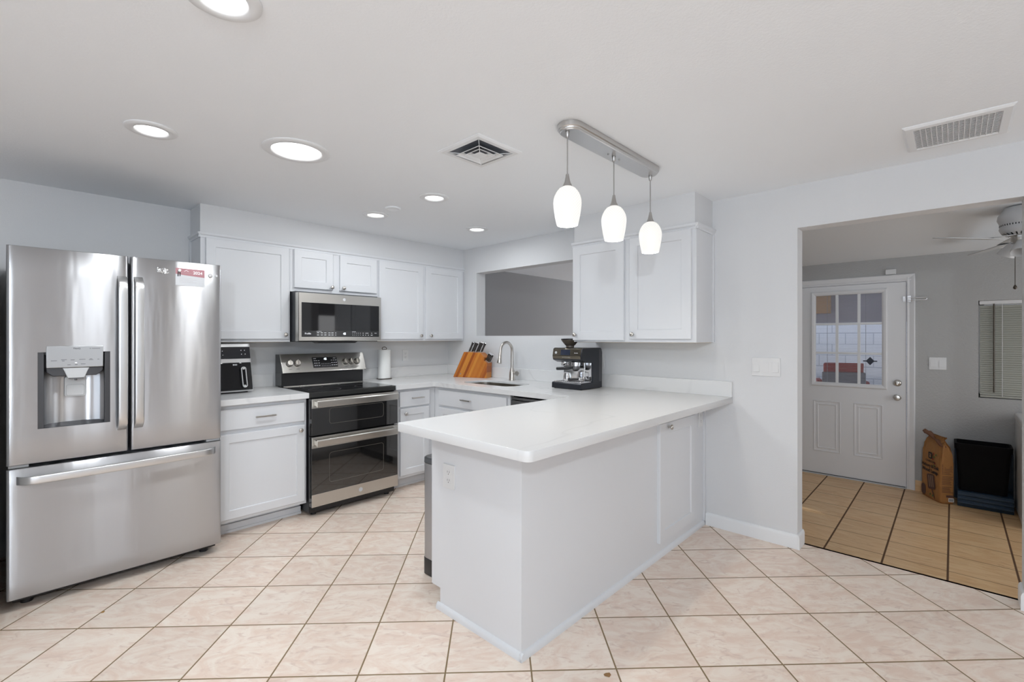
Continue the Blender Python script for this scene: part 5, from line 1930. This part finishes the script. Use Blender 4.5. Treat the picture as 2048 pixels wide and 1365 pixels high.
# bins
BLUE = mat('blue_plastic', (0.018, 0.045, 0.085), 0.4, vary=0.1)
m_ = MB()
prof = [(5.955, LZ + 0.001), (5.700, LZ + 0.001), (5.694, LZ + 0.02)]
for k_ in range(3):
    z = LZ + 0.025 + 0.036 * k_
    prof += [(5.692, z), (5.684, z + 0.006), (5.684, z + 0.022), (5.692, z + 0.028)]
prof += [(5.690, LZ + 0.135), (5.955, LZ + 0.135)]
m_.prism(prof, -0.372, -0.030, axes=(0, 2, 1))
o = m_.build('storage_tote', BLUE, bevel=0.002)
recenter(o, (5.82, -0.2, LZ))
tag(o, 'low ridged blue plastic tote on the laundry floor under the black bin', 'tote')
m_ = MB()
zb = LZ + 0.1355
rings = []
for z, g_ in ((zb, 0.020), (0.335, 0.0), (0.336, -0.010), (0.385, -0.012), (0.387, -0.006), (0.387, 0.004), (0.33, 0.006), (zb + 0.01, 0.026)):
    rings.append([(x, y, z) for x, y in rr_poly(5.716 + g_, 5.945 - g_, -0.358 + g_, -0.020 - g_, 0.03, 5)])
m_.loft(rings)
BINB = mat('bin_black', (0.005, 0.005, 0.006), 0.75, spec=0.15, vary=0.1)
o = m_.build('waste_bin', BINB, angle=50)
recenter(o, (5.83, -0.19, zb))
tag(o, 'black plastic waste bin stacked on the blue tote by the laundry wall', 'bin')
m_ = MB()
m_.box((5.962, -0.385, LZ + 0.001), (5.982, -0.012, 0.30))
m_.box((5.956, -0.385, LZ + 0.001), (5.962, -0.372, 0.30))
o = m_.build('tote_lid', BLUE, bevel=0.004)
recenter(o, (5.972, -0.2, LZ))
tag(o, 'flat blue tote lid standing against the wall behind the black bin', 'lid')
# white appliance
t = thing('chest_freezer', 'white lidded chest appliance at the right edge of the laundry room', 'appliance', (5.65, -0.7, LZ))
WAP = mat('appliance_white', (0.60, 0.60, 0.60), 0.35, vary=0.02)
MB().box((5.325, -1.15, LZ + 0.012), (5.93, -0.392, 0.610)).build('cabinet', WAP, t, bevel=0.012)
MB().box((5.318, -1.155, 0.614), (5.935, -0.386, 0.668)).build('lid', WAP, t, bevel=0.014)
for x, y in ((5.37, -0.44), (5.37, -1.1), (5.88, -0.44), (5.88, -1.1)):
    MB().lathe([(0.018, LZ + 0.0005), (0.018, LZ + 0.014)], (x, y, 0), 12).build('foot', BLACK, t)

# ------------------------------------------------------------------ outside the laundry door
PATIO = mat('patio_concrete', (0.45, 0.44, 0.42), 0.9, vary=0.1)
o = struct(MB().box((LX + 0.13, -6, LZ - 0.14), (11.5, 7, LZ - 0.04)).build('floor_patio', PATIO, smooth=False))
m, N, L, P = new_mat('block_wall')
tc = N.new('ShaderNodeTexCoord')
br = N.new('ShaderNodeTexBrick')
br.inputs['Color1'].default_value = (0.72, 0.74, 0.80, 1)
br.inputs['Color2'].default_value = (0.76, 0.78, 0.83, 1)
br.inputs['Mortar'].default_value = (0.50, 0.53, 0.60, 1)
br.inputs['Scale'].default_value = 1.0
br.inputs['Brick Width'].default_value = 0.4
br.inputs['Row Height'].default_value = 0.2
br.inputs['Mortar Size'].default_value = 0.008
mp = N.new('ShaderNodeMapping')
mp.inputs['Rotation'].default_value = (radians(90), 0, radians(90))
sp_ = N.new('ShaderNodeSeparateXYZ')
cb_ = N.new('ShaderNodeCombineXYZ')
L.new(tc.outputs['Object'], sp_.inputs[0])
L.new(sp_.outputs[1], cb_.inputs[0])
L.new(sp_.outputs[2], cb_.inputs[1])
L.new(cb_.outputs[0], br.inputs['Vector'])
L.new(br.outputs['Color'], P.inputs['Base Color'])
P.inputs['Roughness'].default_value = 0.9
o = struct(MB().box((10.2, -6, LZ - 0.1), (10.4, 7, 2.9)).build('wall_yard', m, smooth=False))
PBR = mat('patio_wood', (0.20, 0.13, 0.09), 0.8, vary=0.2)
o = struct(MB().box((LX + 0.13, -6, 2.35), (9.36, 7, 2.45)).build('ceiling_patio', PBR, smooth=False))
o = struct(MB().box((9.30, -6, 1.565), (9.36, 7, 2.46)).build('trim_roof_shade', mat('roof_shade_grey', (0.50, 0.50, 0.58), 0.9, vary=0.1), smooth=False))  # hanging sheet added; its grey stands for roof shade across the top panes
o = struct(MB().box((9.16, 1.47, 1.72), (9.29, 1.74, 2.35)).build('trim_patio_sunpatch', mat('sunpatch_tan', (0.62, 0.42, 0.25), 0.8, vary=0.1), smooth=False))  # tan block added for a sunny warm patch in the upper pane
RUST = mat('rust_red_cushion', (0.36, 0.06, 0.05), 0.8, vary=0.15)
WICK = mat('grey_wicker', (0.22, 0.22, 0.25), 0.8, bump=(60, 0.8, 0.01))


def patio_chair(label, x, y, rot):
    t = thing('patio_chair', label, 'chair', (x, y, LZ - 0.04))
    parts = []
    b_ = MB().box((-0.33, -0.36, 0.12), (0.30, 0.36, 0.42)); parts.append((b_, 'seat', WICK))
    b_ = MB().hexa([(-0.36, -0.36, 0.3), (-0.24, -0.36, 0.3), (-0.24, 0.36, 0.3), (-0.36, 0.36, 0.3)], [(-0.46, -0.36, 1.00), (-0.38, -0.36, 1.00), (-0.38, 0.36, 1.00), (-0.46, 0.36, 1.00)]); parts.append((b_, 'backrest', WICK))
    b_ = MB().box((-0.22, -0.30, 0.42), (0.31, 0.30, 0.54)); parts.append((b_, 'seat_cushion', RUST))
    b_ = MB().hexa([(-0.33, -0.32, 0.5), (-0.18, -0.32, 0.5), (-0.18, 0.32, 0.5), (-0.33, 0.32, 0.5)], [(-0.44, -0.33, 1.14), (-0.28, -0.33, 1.12), (-0.28, 0.33, 1.12), (-0.44, 0.33, 1.14)]); parts.append((b_, 'back_cushion', RUST))
    for s in (-1, 1):
        b_ = MB().box((-0.33, s * 0.39 - 0.05, 0.12), (0.31, s * 0.39 + 0.05, 0.86)); parts.append((b_, 'armrest', RUST))
    for sx in (-0.28, 0.26):
        for s in (-1, 1):
            b_ = MB().box((sx - 0.03, s * 0.36 - 0.03, 0), (sx + 0.03, s * 0.36 + 0.03, 0.13)); parts.append((b_, 'leg', WICK))
    for b_, nm, mt_ in parts:
        ob = b_.build(nm, mt_, None, bevel=0.015)
        ob.parent = t
    t.rotation_euler = (0, 0, rot)
    return t


pc = patio_chair('grey wicker patio chair with rust-red cushion, seen through the laundry door panes', 8.9, 1.28, radians(14))
pc.scale = (0.75, 0.75, 1.0)

# ------------------------------------------------------------------ windows behind the camera
for i, (x0, x1, z0, z1) in enumerate(RWIN):
    wt = bpy.data.objects.new('window_%d' % (i + 2), None)
    wt.location = ((x0 + x1) / 2, RY, z0)
    COL.objects.link(wt)
    struct(wt)
    m_ = MB()
    for a_, b_ in (((x0, RY - 0.09, z0), (x0 + 0.06, RY - 0.04, z1)), ((x1 - 0.06, RY - 0.09, z0), (x1, RY - 0.04, z1)), ((x0, RY - 0.09, z1 - 0.06), (x1, RY - 0.04, z1)), ((x0, RY - 0.09, z0), (x1, RY - 0.04, z0 + 0.06)), (((x0 + x1) / 2 - 0.03, RY - 0.09, z0), ((x0 + x1) / 2 + 0.03, RY - 0.04, z1))):
        m_.box(a_, b_)
    m_.build('window_frame', TRIM, wt, bevel=0.002)
    MB().box((x0 + 0.05, RY - 0.068, z0 + 0.05), (x1 - 0.05, RY - 0.062, z1 - 0.05)).build('glass', GLASS, wt, smooth=False)
wt = bpy.data.objects.new('window_6', None)
wt.location = (-2.86, -0.6, 0.4)
COL.objects.link(wt)
struct(wt)
m_ = MB()
for a_, b_ in (((-2.90, -2.0, 0.4), (-2.85, -1.94, 2.1)), ((-2.90, 0.74, 0.4), (-2.85, 0.8, 2.1)), ((-2.90, -2.0, 2.04), (-2.85, 0.8, 2.1)), ((-2.90, -2.0, 0.4), (-2.85, 0.8, 0.46)), ((-2.90, -0.63, 0.4), (-2.85, -0.57, 2.1))):
    m_.box(a_, b_)
m_.build('window_frame', TRIM, wt, bevel=0.002)
MB().box((-2.878, -1.95, 0.45), (-2.872, 0.75, 2.05)).build('glass', GLASS, wt, smooth=False)

# unseen dark doors added on the rear wall, reflected as bands in the refrigerator
for i, (x0, x1, cc) in enumerate(((0.29, 0.79, (0.20, 0.22, 0.26)), (1.40, 2.10, (0.26, 0.25, 0.24)))):
    DP = mat('added_door_paint_%d' % i, cc, 0.5, vary=0.1)
    FD2 = frame((0, RY, 0), (-1, 0, 0))
    m_ = MB(FD2)
    m_.box((-x1, 0.0, 0.0005), (-x0, 2.03, 0.03))
    o = struct(m_.build('door_%d' % (i + 2), DP, bevel=0.003))
    m_ = MB(FD2)
    m_.shaker(-x1 + 0.02, -x0 - 0.02, 0.12, 0.95, 0.029, 0.008, 0.09)
    m_.shaker(-x1 + 0.02, -x0 - 0.02, 1.0, 1.98, 0.029, 0.008, 0.09)
    m_.build('door_panel', DP, o, smooth=False)
    knob(o, FD2, -x1 + 0.05, 0.98, 0.037, 'door_knob')

# ------------------------------------------------------------------ bits on the floor
m_ = MB()
m_.prism([(1.570, 0.985), (1.577, 0.968), (1.592, 0.970), (1.598, 0.980), (1.586, 0.990), (1.575, 0.993)], 0.0008, 0.0022)
o = m_.build('dry_leaf', mat('dry_leaf', (0.28, 0.15, 0.06), 0.8, vary=0.2))
recenter(o, (1.583, 0.98, 0.0008))
tag(o, 'tiny dry brown leaf on the floor tile beside the front corner of the peninsula', 'leaf')
m_ = MB()
m_.prism([(0.278, 2.962), (0.286, 2.957), (0.292, 2.964), (0.284, 2.970)], 0.0008, 0.004)
o = m_.build('crumb', mat('crumb', (0.36, 0.20, 0.06), 0.8, vary=0.2))
recenter(o, (0.285, 2.963, 0.0008))
tag(o, 'small brown crumb on the grout line in front of the refrigerator', 'crumb')
